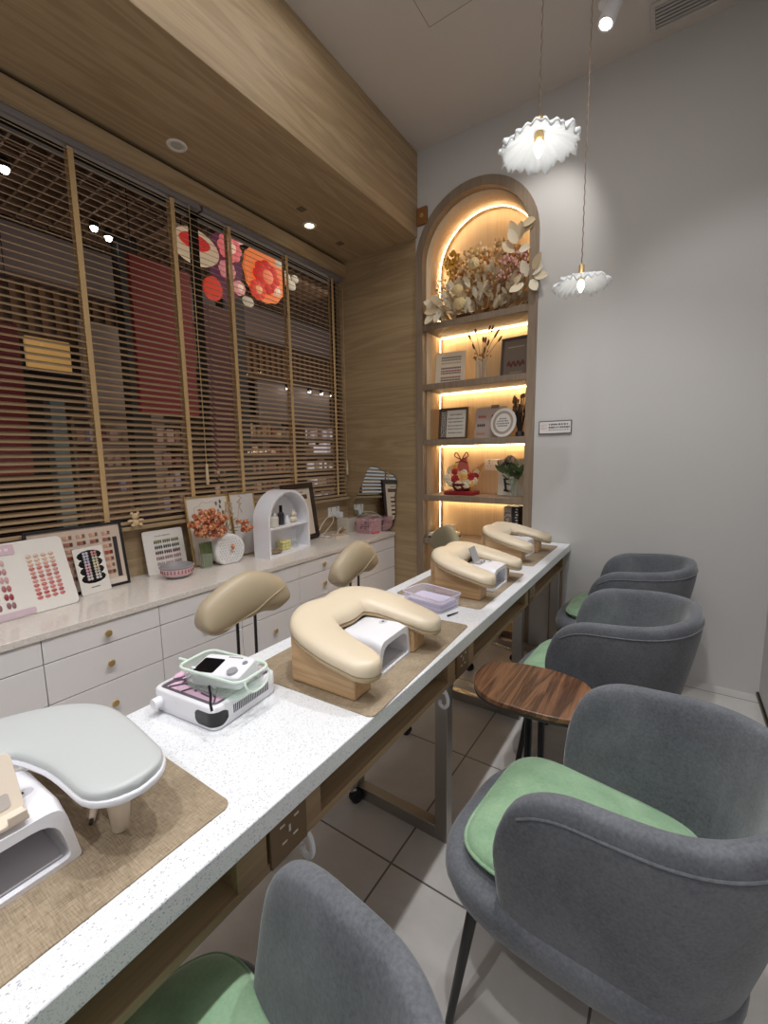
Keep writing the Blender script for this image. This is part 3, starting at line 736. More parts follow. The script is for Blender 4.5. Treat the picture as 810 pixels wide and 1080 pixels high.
# beige holder on the first lamp
t = thing('phone_holder', 'beige folding phone holder on the nearest nail lamp', 'phone holder', (-0.745, 0.11, TZ + 0.106))
rot = Matrix.Rotation(R(-32), 4, 'Y')
hp = MB()
hp.rings([[rot @ Vector((0, u, v)) for u, v in rrect(-0.055, 0.0, 0.06, 0.085, 0.01)], [rot @ Vector((0.004, u, v)) for u, v in rrect(-0.055, 0.0, 0.06, 0.085, 0.01)]])
hp.build('back_plate', M['cream_pl'], t, bevel=0.001)
MB().box((0.012, 0.0025, 0.004), (0.03, 0.11, 0.006)).box((0.026, 0.045, 0.01), (0.004, 0.022, 0.014)).box((0.026, -0.035, 0.01), (0.004, 0.022, 0.014)).build('lip', M['cream_pl'], t, bevel=0.0015)
MB().rings([[rot @ Vector((0.0042, u, v)) for u, v in rrect(0.02, 0.012, 0.046, 0.032, 0.004)], [rot @ Vector((0.005, u, v)) for u, v in rrect(0.02, 0.012, 0.046, 0.032, 0.004)]]).build('slot', C((186, 178, 172)), t)
MB().box((-0.03, 0, 0.003), (0.06, 0.05, 0.006)).build('foot', M['cream_pl'], t, bevel=0.0015)
t = thing('phone_stand', 'small grey phone stand on the third nail lamp', 'phone stand', (-0.735, 1.84, TZ + 0.105))
rot = Matrix.Rotation(R(-22), 4, 'Y')
MB().rings([[rot @ Vector((0, u, v)) for u, v in rrect(-0.032, 0.0, 0.032, 0.075, 0.006)], [rot @ Vector((0.005, u, v)) for u, v in rrect(-0.032, 0.0, 0.032, 0.075, 0.006)]]).build('back_plate', C((168, 168, 170), 0.3), t, bevel=0.001)
MB().box((0.012, 0, 0.003), (0.04, 0.06, 0.006)).box((0.03, -0.018, 0.01), (0.006, 0.012, 0.014)).box((0.03, 0.018, 0.01), (0.006, 0.012, 0.014)).build('lip', C((176, 172, 172), 0.3), t, bevel=0.0015)
tag(MB().tube(catmull([(-0.785, 0.93, TZ + 0.008), (-0.80, 0.965, TZ + 0.03), (-0.795, 1.0, TZ + 0.045), (-0.80, 1.03, TZ + 0.03), (-0.81, 1.05, TZ + 0.008)], 6), 0.006, 8).build('lamp_cable', C((52, 56, 66))), 'dark cable coiled behind the nail lamp of the largest cream armrest', 'cable')
tag(MB().tube(catmull([(-0.905, 0.15, TZ + 0.01), (-0.93, 0.12, TZ + 0.06), (-0.925, 0.06, TZ + 0.07), (-0.89, 0.0, TZ + 0.02)], 6), 0.005, 8).build('lamp_cable', M['white_pl']), 'white cable looping behind the nearest nail lamp', 'cable')
t = thing('charging_plug', 'small pale plug lying on the mat beside the grey armrest foot', 'plug', (-0.79, 0.268, TZ + 0.003), R(-30))
MB().cyl((0, 0, 0.006), (0.025, 0, 0.006), 0.006, 0.005, 10).build('grip', M['cream_pl'], t)
MB().cyl((0.025, 0, 0.006), (0.034, 0, 0.006), 0.003, 0.003, 8).build('pin', M['ink'], t)

# ---- dust collector with a tub on it
d = thing('dust_collector', 'white nail dust collector with grey mesh top and pink filter', 'dust collector', (-0.92, 0.6, TZ), R(6))
DW, DD, DH = 0.215, 0.2, 0.056
o_ = rrect(-DW / 2, -DD / 2, DW / 2, DD / 2, 0.022, 8)
db = MB()
ins = lambda k: rrect(-DW / 2 + k, -DD / 2 + k, DW / 2 - k, DD / 2 - k, 0.022 - k * 0.7, 8)
db.rings([[(u, v, 0) for u, v in ins(0.004)], [(u, v, 0.004) for u, v in o_], [(u, v, DH - 0.004) for u, v in o_], [(u, v, DH) for u, v in ins(0.004)], [(u, v, DH) for u, v in ins(0.011)], [(u, v, DH - 0.006) for u, v in ins(0.012)]])
db.build('housing', M['white_pl'], d, angle=50)
def fan(mb, k0, z, c=None):
    mb.rings([[(u, v, z) for u, v in ins(k0)], [(u, v, z + 0.001) for u, v in ins(k0)]])
f = MB(); fan(f, 0.013, DH - 0.0058); f.build('filter', C((228, 190, 214), 0.8), d)
ms = MB(); rr = random.Random(5)
for k in range(34):
    x, y, an, ll = rr.uniform(-0.085, 0.085), rr.uniform(-0.07, 0.07), rr.uniform(0, PI), rr.uniform(0.03, 0.07)
    dx, dy = ll / 2 * math.cos(an), ll / 2 * math.sin(an)
    c_ = lambda a, m_: max(-m_, min(m_, a))
    ms.tube([(c_(x - dx, .092), c_(y - dy, .077), DH - 0.0028), (c_(x + dx, .092), c_(y + dy, .082), DH - 0.0028)], 0.0019, 5)
ms.rings([[(u, v, DH - 0.004) for u, v in ins(0.0125)], [(u, v, DH - 0.002) for u, v in ins(0.0125)], [(u, v, DH - 0.002) for u, v in ins(0.022)], [(u, v, DH - 0.004) for u, v in ins(0.022)]], wrap=True)
ms.build('mesh_grille', C((96, 88, 96), 0.4, ), d)
kn = MB().lathe([(0.0005, 0.022), (0.011, 0.022), (0.0125, 0.019), (0.0125, 0.004), (0.009, 0.0)], 18, mtx=Matrix.Translation((-DW / 2 + 0.035, -DD / 2, 0.032)) @ Matrix.Rotation(R(90), 4, 'X')).build('knob', M['white_pl'], d)
# wrapped black display on the front right corner
path = [(-0.0 + 0.045 + 0.004 * k, -DD / 2 - 0.0008) for k in range(10)]
path = [(p, q) for p, q in path if p < DW / 2 - 0.022] + [(DW / 2 - 0.022 + 0.0228 * math.cos(a), -DD / 2 + 0.022 + 0.0228 * math.sin(a)) for a in [R(-90 + 10 * k) for k in range(10)]] + [(DW / 2 + 0.0008, -DD / 2 + 0.026 + 0.006 * k) for k in range(3)]
bp = MB(); n_ = len(path); rg = []
for i, (x, y) in enumerate(path):
    e = min(i, n_ - 1 - i); hh = 0.017 * (1 - (1 - min(1, (e + 0.4) / 4)) ** 2) ** 0.5
    rg.append([(x, y, 0.027 - hh), (x, y, 0.027 + hh)])
bp.rings(rg, closed=False); bp.build('display', M['black_pl'], d)
vs_ = MB()
for k in range(22): vs_.box((DW / 2 + 0.0002, -0.045 + 0.0052 * k, 0.03), (0.001, 0.0026, 0.02))
vs_.build('vent_slots', C((70, 70, 76)), d)
pk = MB()
pk.ell((0.06, 0.075, DH + 0.002), (0.03, 0.012, 0.008)).ell((-0.095, -0.02, DH + 0.001), (0.012, 0.03, 0.006)).ell((0.03, 0.085, DH + 0.004), (0.02, 0.006, 0.008))
pk.build('filter_edge', C((226, 186, 212), 0.8), d)

b = thing('plastic_tub', 'pale green clear tub with a handle on the dust collector', 'tub', (-0.872, 0.59, TZ + DH + 0.001), R(8))
def tub(W, D, H, r, k=0.86):
    o = rrect(-W / 2, -D / 2, W / 2, D / 2, r, 6); i_ = [(u * k, v * k) for u, v in o]; q = 0.965
    m = MB(); m.rings([[(u, v, 0) for u, v in i_], [(u, v, H) for u, v in o], [(u * q, v * q, H) for u, v in o], [(u * q, v * q, 0.003) for u, v in i_]]); return m, o
m_, o_ = tub(0.2, 0.104, 0.05, 0.025); m_.build('tub_body', M['mint'], b, angle=50)
MB().tube([(u, v, 0.05) for u, v in o_], 0.0035, 8, closed=True).tube([(-0.1, -0.02, 0.05), (-0.125, -0.022, 0.052)], 0.004, 8).build('rim', M['mint_rim'], b)
MB().tube(catmull([(0.1, -0.034, 0.05), (0.106, -0.036, 0.035), (0.106, -0.016, 0.016), (0.106, 0.02, 0.016), (0.106, 0.04, 0.036), (0.098, 0.038, 0.05)], 5), 0.0025, 7).build('handle', M['mint_rim'], b)
e = thing('nail_drill', 'white electric nail drill control with black screen lying in the tub', 'nail drill', (-0.868, 0.592, TZ + DH + 0.022), (R(12), R(-4), R(14)))
MB().prism(rrect(-0.072, -0.038, 0.072, 0.038, 0.012), lambda u, v: (u, v, 0), lambda u, v: (u, v, 0.034)).build('case', M['white_pl'], e, bevel=0.004)
MB().prism(rrect(-0.066, -0.03, -0.005, 0.02, 0.005), lambda u, v: (u, v, 0.0338), lambda u, v: (u, v, 0.0348)).build('screen', M['black_pl'], e)
MB().lathe([(0.0005, 0.007), (0.012, 0.006), (0.013, 0)], 16, (0.045, -0.02, 0.034)).build('dial', C((160, 160, 166), 0.3, ), e)
MB().lathe([(0.0005, 0.003), (0.006, 0.002), (0.007, 0)], 12, (0.055, 0.015, 0.034)).build('button', C((140, 140, 150), 0.3), e)
x = MB(); 
for k in range(6): x.box((0.0 + 0.007 * k, 0.03, 0.0341), (0.005, 0.004, 0.0005))
x.build('printing', M['ink_grey'], e)
tag(MB().tube(catmull([(-0.958, 0.575, .824), (-0.955, 0.56, .845), (-0.935, 0.55, .862), (-0.905, 0.555, .85), (-0.92, 0.57, .832), (-0.89, 0.562, .836), (-0.86, 0.556, .83)], 6), 0.0032, 7).build('drill_cable', M['white_pl']), 'white drill cable coiled in the tub', 'cable')
tag(MB().tube(catmull([(-0.795, 0.5, .882), (-0.787, 0.497, .86), (-0.788, 0.496, .845), (-0.783, 0.495, .83)], 4), 0.003, 6).build('drill_pen_tip', M['black']), 'small black plug hanging over the side of the dust collector', 'plug')

# ---- clear lilac box and pen between the mats
t = thing('clear_tub', 'clear plastic box of lilac sheets between two cream armrests', 'tub', (-0.785, 1.49, TZ), R(-12))
m_, o_ = tub(0.205, 0.14, 0.055, 0.02, 0.92); m_.build('tub_body', M['clear'], t, angle=50)
MB().tube([(u, v, 0.055) for u, v in o_], 0.002, 6, closed=True).build('rim', C((226, 220, 236), 0.2), t)
for k in range(5):
    s_ = MB().prism(rrect(-0.085, -0.054, 0.085, 0.054, 0.012), lambda u, v: (u, v, 0), lambda u, v: (u, v, 0.0045)).build('nail_sheet', C([(190, 178, 216), (214, 206, 230), (176, 170, 214)][k % 3], 0.4), None, (-0.785 + 0.002 * (k % 2), 1.49, TZ + 0.0045 + 0.0055 * k), (0, 0, R(-12 + k)))
    tag(s_, 'lilac plastic sheet stacked in the clear box', 'sheet', 'lilac sheets in the clear box')
tag(MB().cyl((-0.672, 1.405, TZ + 0.004), (-0.655, 1.46, TZ + 0.004), 0.004, 0.002, 8).build('nail_pen', M['ink']), 'tiny dark pen on the white table top beside the clear lilac box', 'pen')

# =================================================================== client armchairs
def chair_parts(t):
    th, hw = 0.06, 0.232                      # shell thickness, half width of the centre line
    A = []
    for k in range(9): A.append((-0.225 + 0.03 * k, -hw, k * 0.03))
    nb = 30
    for k in range(1, nb):
        a = -PI / 2 + PI * k / nb
        c_, s_ = math.cos(a), math.sin(a)
        A.append((0.022 + 0.205 * abs(c_) ** 0.85, hw * math.copysign(abs(s_) ** 0.9, s_), None))
    for k in range(8, -1, -1): A.append((-0.225 + 0.03 * k, hw, None))
    n_ = len(A); P = [Vector((x, y, 0)) for x, y, _ in A]
    s_ = [0]
    for i in range(1, n_): s_.append(s_[-1] + (P[i] - P[i - 1]).length)
    S = s_[-1]; rg = []
    nprof = 28
    for i in range(n_):
        tg = (P[min(i + 1, n_ - 1)] - P[max(i - 1, 0)]).normalized(); nr = Vector((tg.y, -tg.x, 0))
        dd = min(s_[i], S - s_[i]); rc = 0.16
        q = max(0.0, 1 - dd / rc); drop = 1 - math.sqrt(max(0, 1 - q * q))
        back = min(1, dd / (S / 2)); sm = back * back * (3 - 2 * back)
        zt = 0.745 + 0.045 * sm - 0.17 * drop
        zb = 0.325 + 0.0 * sm + 0.10 * (1 - math.sqrt(max(0, 1 - max(0, 1 - dd / 0.11) ** 2)))
        tk = th * (0.42 + 0.58 * min(1, (dd + 0.004) / 0.05) ** 0.5)
        ring = []
        for k in range(nprof):
            a = 2 * PI * k / nprof; ca, sa = math.cos(a), math.sin(a)
            ox_ = math.copysign(abs(ca) ** 0.55, ca) * tk / 2
            hz = math.copysign(abs(sa) ** 0.4, sa)
            z = (zt + zb) / 2 + hz * (zt - zb) / 2
            if k == 0 or k == nprof // 2: pass
            f = (z - zb) / (zt - zb)
            taper = (1 - f) ** 1.5 * (0.03 + 0.05 * sm)       # barrel: narrower at the foot
            flare = 0.012 * f * f
            pl = 0
            if ca < -0.3 and 0.2 < f < 0.97:
                u = abs(i - (n_ - 1) / 2); pl = 0.0025 * math.sin(i * 2.6) * math.exp(-((u - 9) / 3.5) ** 2)
            p = P[i] + nr * (ox_ - taper + flare + pl); p.z = z
            ring.append(p)
        rg.append(ring)
    m = MB(); m.rings(rg, True, True, True)
    sh = m.build('shell', M['velvet'], t, angle=80, sub=1)
    # seam just outside the top edge
    pp = [rg[i][3] for i in range(2, n_ - 2)]
    MB().tube(pp, 0.0028, 6).build('seam', M['velvet'], t)
    st = MB(); o = []
    K = 48
    def plan(k, sc=1.0):
        a = 2 * PI * k / K; c_, s2 = math.cos(a), math.sin(a)
        x = math.copysign(abs(c_) ** 0.62, c_); y = math.copysign(abs(s2) ** 0.62, s2)
        return (-0.105 + 0.30 * x * sc, 0.25 * y * sc * (1 - 0.06 * x))
    for z, sc in ((0.32, 0.80), (0.33, 0.9), (0.355, 0.965), (0.385, 1.0), (0.41, 0.99), (0.427, 0.94), (0.436, 0.84), (0.438, 0.5)):
        o.append([(*plan(k, sc), z) for k in range(K)])
    st.rings(o); st.build('seat', M['velvet'], t, angle=80)
    # cushion with piping
    cs = MB(); o = []
    def cplan(k, sc):
        a = 2 * PI * k / K; c_, s2 = math.cos(a), math.sin(a)
        x = math.copysign(abs(c_) ** 0.42, c_); y = math.copysign(abs(s2) ** 0.42, s2)
        return (-0.108 + 0.235 * x * sc, 0.205 * y * sc * (1 - 0.05 * x))
    rr = random.Random(2)
    for z, sc in ((0.440, 0.9), (0.446, 0.975), (0.46, 1.0), (0.474, 0.985), (0.485, 0.93), (0.493, 0.8), (0.497, 0.6), (0.494, 0.35), (0.489, 0.1)):
        o.append([(*cplan(k, sc), z + (0.004 * math.sin(3 * 2 * PI * k / K + sc * 9) if sc < 0.9 else 0)) for k in range(K)])
    cs.rings(o)
    cu = cs.build('seat_cushion', M['green'], t, angle=80, sub=1)
    MB().tube([(*cplan(k, 1.0), 0.464) for k in range(K)], 0.0042, 7, closed=True).build('piping', M['green'], cu)
    for sx, sy in ((-1, -1), (-1, 1), (1, -1), (1, 1)):
        top = Vector((-0.09 + sx * 0.20, sy * 0.185, 0.335)); bot = Vector((-0.08 + sx * 0.255, sy * 0.225, 0.0))
        MB().tube([top, bot], [0.014, 0.009], 12).build('leg', M['black'], t)
CH = 'grey velvet tub armchairs along the table'
c1 = thing('tub_armchair', 'grey velvet armchair tucked under the table at the bottom of the picture', 'armchair', (-0.36, 0.15, 0), R(-9), CH)
chair_parts(c1)
dup(c1, (-0.018, 0.985, 0), R(-6), 'large grey velvet armchair with green cushion standing out from the table', CH)
dup(c1, (-0.142, 1.88, 0), R(-3), 'grey velvet armchair with green cushion just behind the walnut side table', CH)
dup(c1, (-0.135, 2.69, 0), R(0), 'grey velvet armchair farthest away against the end wall', CH)

# ---- walnut side table
t = thing('side_table', 'small walnut side table with a rounded top on black legs', 'side table', (-0.345, 1.37, 0))
outl = [(-0.523, 1.301), (-0.539, 1.358), (-0.537, 1.414), (-0.524, 1.454), (-0.504, 1.476), (-0.436, 1.506), (-0.327, 1.518), (-0.234, 1.5), (-0.197, 1.475), (-0.177, 1.442), (-0.162, 1.395), (-0.16, 1.349), (-0.165, 1.302), (-0.178, 1.263), (-0.195, 1.247), (-0.26, 1.229), (-0.35, 1.222), (-0.429, 1.225), (-0.47, 1.242), (-0.496, 1.262)]
outl = [(p.x + 0.345, p.y - 1.37) for p in catmull([(a, b_, 0) for a, b_ in outl], 4, True)]
MB().prism(outl, lambda u, v: (u, v, 0.582), lambda u, v: (u, v, 0.6)).build('table_top', M['walnut'], t, bevel=0.003)
MB().prism([(u * 1.0, v * 1.0) for u, v in outl], lambda u, v: (u, v, 0.575), lambda u, v: (u, v, 0.5825)).build('underside', M['ink'], t)
for a, b_ in (((0.005, -0.065), (0.005, -0.075)), ((0.012, 0.07), (0.012, 0.085)), ((0.13, -0.02), (0.135, -0.03))):
    MB().tube([(*a, 0.578), (*b_, 0.0)], [0.012, 0.010], 12).build('leg', M['black'], t)

# =================================================================== technician stools
def stool_parts(t):
    """back rest towards local -x, sitter faces +x"""
    zc, xb_ = 0.79, -0.20
    pth = catmull([(-0.135, -0.03), (-0.085, -0.006), (-0.03, 0.008), (0.03, 0.01), (0.085, 0.0), (0.14, -0.022)], 6)
    wd_ = [0.082 + 0.020 * (1 - abs(i / (len(pth) - 1) * 2 - 1)) - 0.006 * i / len(pth) for i in range(len(pth))]
    fr_ = lambda u, v, h: Vector((xb_ - 0.35 * u * u + h, u, zc + v + 0.0))
    MB().pad(pth, wd_, 0.05, 0.035, frame=fr_, seg=22, exp=2.2, endcap=8).build('backrest', M['taupe'], t, angle=80)
    sm = [(-0.215, -0.065), (-0.13, -0.085), (-0.04, -0.066), (0.02, -0.05), (0.08, -0.02), (0.15, 0.0), (0.205, 0.01)]
    def hh(u, v):
        # front surface height of the cushion near its lower edge
        best = min(range(len(pth)), key=lambda i: (pth[i].x - u) ** 2 + (pth[i].y - v) ** 2)
        dd = math.hypot(pth[best].x - u, pth[best].y - v) / wd_[best]
        return 0.05 * max(0.0, 1 - min(1, dd) ** 2.2) ** (1 / 2.2)
    MB().tube([fr_(p.x, p.y, hh(p.x, p.y) + 0.0005) for p in catmull([(a, b_, 0) for a, b_ in sm], 7)], 0.0026, 6).build('seam', M['taupe'], t)
    for y in (-0.045, 0.045):
        MB().tube([(xb_ - 0.01, y, zc - 0.02), (xb_ - 0.015, y, 0.5), (xb_ + 0.03, y, 0.43), (xb_ + 0.12, y, 0.425)], 0.012, 8, flat=(0.55, 1.2)).build('back_bar', M['black'], t)
    MB().lathe([(0.12, 0.43), (0.172, 0.435), (0.185, 0.455), (0.182, 0.485), (0.16, 0.5), (0.08, 0.507), (0.001, 0.508)], 36).build('seat', M['taupe'], t, angle=70)
    MB().lathe([(0.026, 0.08), (0.026, 0.22), (0.016, 0.222), (0.016, 0.43)], 18).build('column', M['chrome'], t)
    for k in range(5):
        a = 2 * PI * k / 5 + 0.35; cx, cy = math.cos(a), math.sin(a)
        MB().tube([(0.015 * cx, 0.015 * cy, 0.1), (0.15 * cx, 0.15 * cy, 0.095), (0.27 * cx, 0.27 * cy, 0.075)], [0.02, 0.016, 0.012], 10, flat=(1, 0.8)).build('base_arm', M['chrome'], t)
        q = Matrix.Translation((0.27 * cx, 0.27 * cy, 0)) @ Matrix.Rotation(a + 0.9, 4, 'Z')
        cs = MB().tube([q @ Vector((0, 0, 0.075)), q @ Vector((0.0, 0, 0.055)), q @ Vector((0.014, 0, 0.05)), q @ Vector((0.018, 0, 0.03))], [0.007, 0.008, 0.009, 0.007], 8).build('caster', M['chrome'], t)
        wq = q @ Matrix.Translation((0.018, 0, 0.025)) @ Matrix.Rotation(R(90), 4, 'X')
        MB().lathe([(0.006, -0.017), (0.022, -0.017), (0.025, -0.013), (0.025, -0.004), (0.02, -0.002), (0.02, 0.002), (0.025, 0.004), (0.025, 0.013), (0.022, 0.017), (0.006, 0.017)], 20, mtx=wq).build('wheel', M['rubber'], cs)
SG = 'rolling stools behind the table'
s1 = thing('rolling_stool', 'taupe stool with kidney shaped backrest nearest the dust collector', 'stool', (-1.235, 1.10, 0), R(0), SG)
stool_parts(s1)
dup(s1, (-1.235, 1.86, 0), R(8), 'taupe stool with kidney shaped backrest behind the largest cream armrest', SG)
s3 = dup(s1, (-1.09, 2.70, 0), R(48), 'olive grey stool farthest away by the niche, half hidden by an armrest', SG)
for ch in s3.children:
    if ch.name.startswith(('backrest', 'seam')): ch.data = ch.data.copy(); ch.data.materials[0] = M['taupe_dk']

# =================================================================== drawer counter
CZ, CX = 0.722, -1.935
tag(MB().b2((XL + 0.002, -0.8, CZ - 0.028), (CX + 0.008, 3.012, CZ)).build('counter_top', M['marble'], None, bevel=0.002), 'long pale stone counter top above the white drawers', 'counter top')
cols = [-0.345, 0.102, 0.549, 0.996, 1.443, 1.89, 2.337, 2.784]
labs = ['white drawer cabinet at the near left end, mostly out of the picture', 'white drawer cabinet behind the grey armrest, at the left edge', 'white drawer cabinet with dark brass knobs behind the dust collector',
        'white drawer cabinet behind the nearest taupe stool', 'white drawer cabinet below the white arched mini shelf', 'white drawer cabinet behind the second taupe stool', 'white drawer cabinet at the far end of the counter']
rows = [(0.598, 0.691), (0.432, 0.594), (0.236, 0.428), (0.07, 0.232)]
proto = None
for i in range(7):
    y0, y1 = cols[i], cols[i + 1] if i < 6 else 3.01
    if proto is None or i == 6:
        t = thing('drawer_cabinet', labs[i], 'drawer cabinet', (CX, y0, 0), 0, 'white drawer cabinets under the counter')
        W = y1 - y0
        m = MB(); m.b2((XL - CX + 0.003, 0.001, 0.06), (-0.02, W - 0.001, CZ - 0.03)); m.b2((XL - CX + 0.003, 0.001, 0), (-0.05, W - 0.001, 0.06)); m.build('body', C((120, 116, 114)), t)
        for z0, z1 in rows:
            dr = MB().b2((-0.02, 0.0015, z0), (0, W - 0.0015, z1)).build('drawer', M['cab'], t, bevel=0.0012)
            kn = MB().lathe([(0.005, 0), (0.005, 0.008), (0.013, 0.012), (0.015, 0.017), (0.013, 0.021), (0.0005, 0.022)], 16, mtx=Matrix.Translation((0, 0.2235, (z0 + z1) / 2)) @ Matrix.Rotation(R(90), 4, 'Y')).build('knob', [M['brass']], dr)
            if i != 6: pass
        if i == 0: proto = t
    else:
        dup(proto, (CX, y0, 0), 0, labs[i])

# ---- things leaning on the counter: boards face +x; local x runs along +y, local -y faces the room
def board_thing(name, label, cat, x, y, turn, lean, group=None, z=CZ + 0.0004):
    return thing(name, label, cat, (x, y, z), (-lean, 0, R(90) + turn), group)
def panel(mb, x0, z0, x1, z1, y0, y1, r=0.0):
    pts = rrect(x0, z0, x1, z1, r) if r else [(x0, z0), (x1, z0), (x1, z1), (x0, z1)]
    mb.prism(pts, lambda u, v: (u, y0, v), lambda u, v: (u, y1, v)); return mb
def frame_parts(t, W, H, fw_, th, mat, insert, inm=0.0):
    f = MB()
    for x0, z0, x1, z1 in ((-W / 2, 0, W / 2, fw_), (-W / 2, H - fw_, W / 2, H), (-W / 2, fw_, -W / 2 + fw_, H - fw_), (W / 2 - fw_, fw_, W / 2, H - fw_)): panel(f, x0, z0, x1, z1, -th, 0)
    f.build('frame', mat, t, bevel=0.002)
    return panel(MB(), -W / 2 + fw_, fw_, W / 2 - fw_, H - fw_, -th * 0.55, -0.001).build('insert', insert, t)
def nail(mb, x, z, w_, h_, y, mi=0):
    mb.ell((x, y, z), (w_ / 2, 0.003, h_ / 2), 8, 5, mi)
def hearts(mb, x, z, s_, y):
    nail(mb, x - s_ * 0.27, z, s_ * 0.5, s_ * 0.95, y); nail(mb, x + s_ * 0.27, z - s_ * 0.08, s_ * 0.5, s_ * 0.95, y)

# board 1: large white chart
t = board_thing('nail_colour_chart', 'large white nail colour chart with pink header at the left end of the counter', 'colour chart', -2.20, 0.565, R(5), R(22))
panel(MB(), -0.225, 0, 0.225, 0.32, -0.006, 0, 0.02).build('board', M['white_mat'], t, bevel=0.001)
panel(MB(), -0.2, 0.268, 0.045, 0.312, -0.009, -0.006, 0.006).build('header', C((214, 186, 196)), t)
panel(MB(), -0.225, 0.004, 0.06, 0.03, -0.009, -0.006, 0.006).build('footer', C((206, 184, 194)), t)
hw_ = MB(); rr = random.Random(11)
for k in range(9): hw_.box((-0.15 + 0.021 * k, -0.0095, 0.29), (0.013, 0.001, 0.014 * rr.uniform(.6, 1)))
hw_.build('header_printing', C((236, 222, 228)), t)
for r_i, c in enumerate([(206, 172, 170), (184, 138, 140), (202, 160, 160), (176, 98, 104), (156, 62, 70), (146, 104, 110)]):
    m = MB()
    for k in range(5): hearts(m, -0.20 + 0.046 * k, 0.238 - 0.036 * r_i, 0.03, -0.008)
    m.build('swatch_row', C(c, 0.3), t)
for r_i in range(11):
    c = [(222, 190, 170), (226, 194, 172), (222, 176, 156), (200, 116, 110), (214, 150, 140), (196, 118, 112), (220, 150, 142), (200, 118, 112), (216, 130, 126), (190, 92, 92), (206, 110, 106)][r_i]
    m = MB()
    for k in range(4): m.ell((0.085 + 0.028 * k, -0.008, 0.245 - 0.0185 * r_i), (0.011, 0.003, 0.0075), 8, 5)
    m.build('swatch_row', C(c, 0.3), t)

# board 2: black edged chart behind
t = board_thing('nail_swatch_chart', 'beige nail swatch chart with black edges standing behind the white charts', 'swatch chart', -2.345, 0.862, R(0), R(9))
ins_ = frame_parts(t, 0.41, 0.325, 0.012, 0.016, M['black_frame'], C((212, 192, 176)))
panel(MB(), 0.155, 0.045, 0.175, 0.25, -0.011, -0.009).build('side_strip', M['ink'], t)
panel(MB(), -0.193, 0.012, 0.193, 0.04, -0.0105, -0.009).build('lower_band', C((226, 214, 200)), t)
for r_i in range(7):
    c = [(202, 162, 140), (150, 102, 88), (196, 150, 128), (170, 80, 66), (190, 140, 118), (206, 160, 138), (150, 104, 84)][r_i]
    c2 = tuple(min(255, int(v * 1.12)) for v in c); c3 = tuple(int(v * 0.62) for v in c)
    for cc, off in ((c, 0), (c2, 1), (c3, 2)):
        m = MB()
        for k in range(6): m.box((-0.165 + 0.056 * k + 0.0125 * off, -0.0105, 0.275 - 0.033 * r_i), (0.0115, 0.004, 0.017))
        m.build('swatch_row', C(cc, 0.3), t)

# board 3: white card with a black scalloped cutout
t = board_thing('nail_tip_card', 'white card with black scalloped shape holding painted nail tips', 'nail card', -2.30, 0.895, R(10), R(12))
panel(MB(), -0.07, 0, 0.07, 0.225, -0.004, 0, 0.004).build('card', M['white_mat'], t)
m = MB()
for z in (0.185, 0.148, 0.111, 0.074): m.ell((0, -0.004, z), (0.058, 0.0015, 0.026), 20, 6)
m.build('cutout', M['black_pl'], t)
for x, cs in ((-0.018, [(190, 186, 196), (172, 168, 190), (206, 170, 176), (196, 160, 170), (206, 196, 196)]), (0.022, [(196, 140, 136), (190, 190, 166), (206, 196, 160), (186, 186, 170), (206, 200, 200)])):
    for k, c in enumerate(cs):
        m = MB(); z = 0.19 - 0.028 * k
        for dx, dz in ((-0.007, 0.007), (0.007, 0.007), (-0.007, -0.007), (0.007, -0.007)): m.ell((x + dx, -0.006, z + dz), (0.007, 0.002, 0.007), 8, 5)
        m.build('nail_tip', C(c, 0.25), t)
m = MB()
for k in range(7): m.box((-0.02 + 0.006 * k, -0.0045, 0.03), (0.004, 0.0006, 0.005))
m.build('printing', M['ink'], t)

# card 4
t = board_thing('nail_design_card', 'white card of green and pink nail designs behind the pink bowl', 'nail card', -2.365, 1.292, R(0), R(10))
panel(MB(), -0.115, 0, 0.115, 0.245, -0.006, 0, 0.012).build('card', M['white_mat'], t)
m = MB(); rr = random.Random(4)
for k in range(10): m.box((-0.045 + 0.009 * k, -0.0065, 0.212), (0.006, 0.0006, 0.006 * rr.uniform(.6, 1)))
m.build('printing', M['ink_grey'], t)
for r_i, c in enumerate([(122, 120, 76), (84, 96, 88), (110, 84, 84), (166, 130, 132), (190, 170, 170)]):
    m = MB()
    for g_ in range(3):
        for k in range(4): nail(m, -0.055 + 0.05 * g_ + 0.0115 * k, 0.18 - 0.031 * r_i, 0.01, 0.022, -0.008)
    m.build('swatch_row', C(c, 0.3), t)

# bowl
t = thing('soaking_bowl', 'pink and grey slotted soaking bowl on the counter', 'bowl', (-2.225, 1.262, CZ + 0.0004))
MB().lathe([(0.001, 0.004), (0.05, 0.0), (0.056, 0.004), (0.068, 0.014), (0.07, 0.02)], 32, cap0=False, cap1=False).build('base', M['grey_pl'], t)
MB().lathe([(0.069, 0.016), (0.077, 0.03), (0.084, 0.052), (0.085, 0.056), (0.079, 0.054), (0.07, 0.03)], 36, cap0=False, cap1=False).build('body', M['pink'], t)
MB().lathe([(0.087, 0.056), (0.09, 0.062), (0.082, 0.066), (0.07, 0.05), (0.05, 0.03), (0.001, 0.022)], 36, cap0=False, cap1=False).build('liner', M['grey_pl'], t)
m = MB()
for k in range(28):
    a = 2 * PI * k / 28; q = Matrix.Rotation(a, 4, 'Z'); m.box((0.0815, 0, 0.04), (0.003, 0.006, 0.02), q)
m.build('slots', C((170, 110, 122)), t)

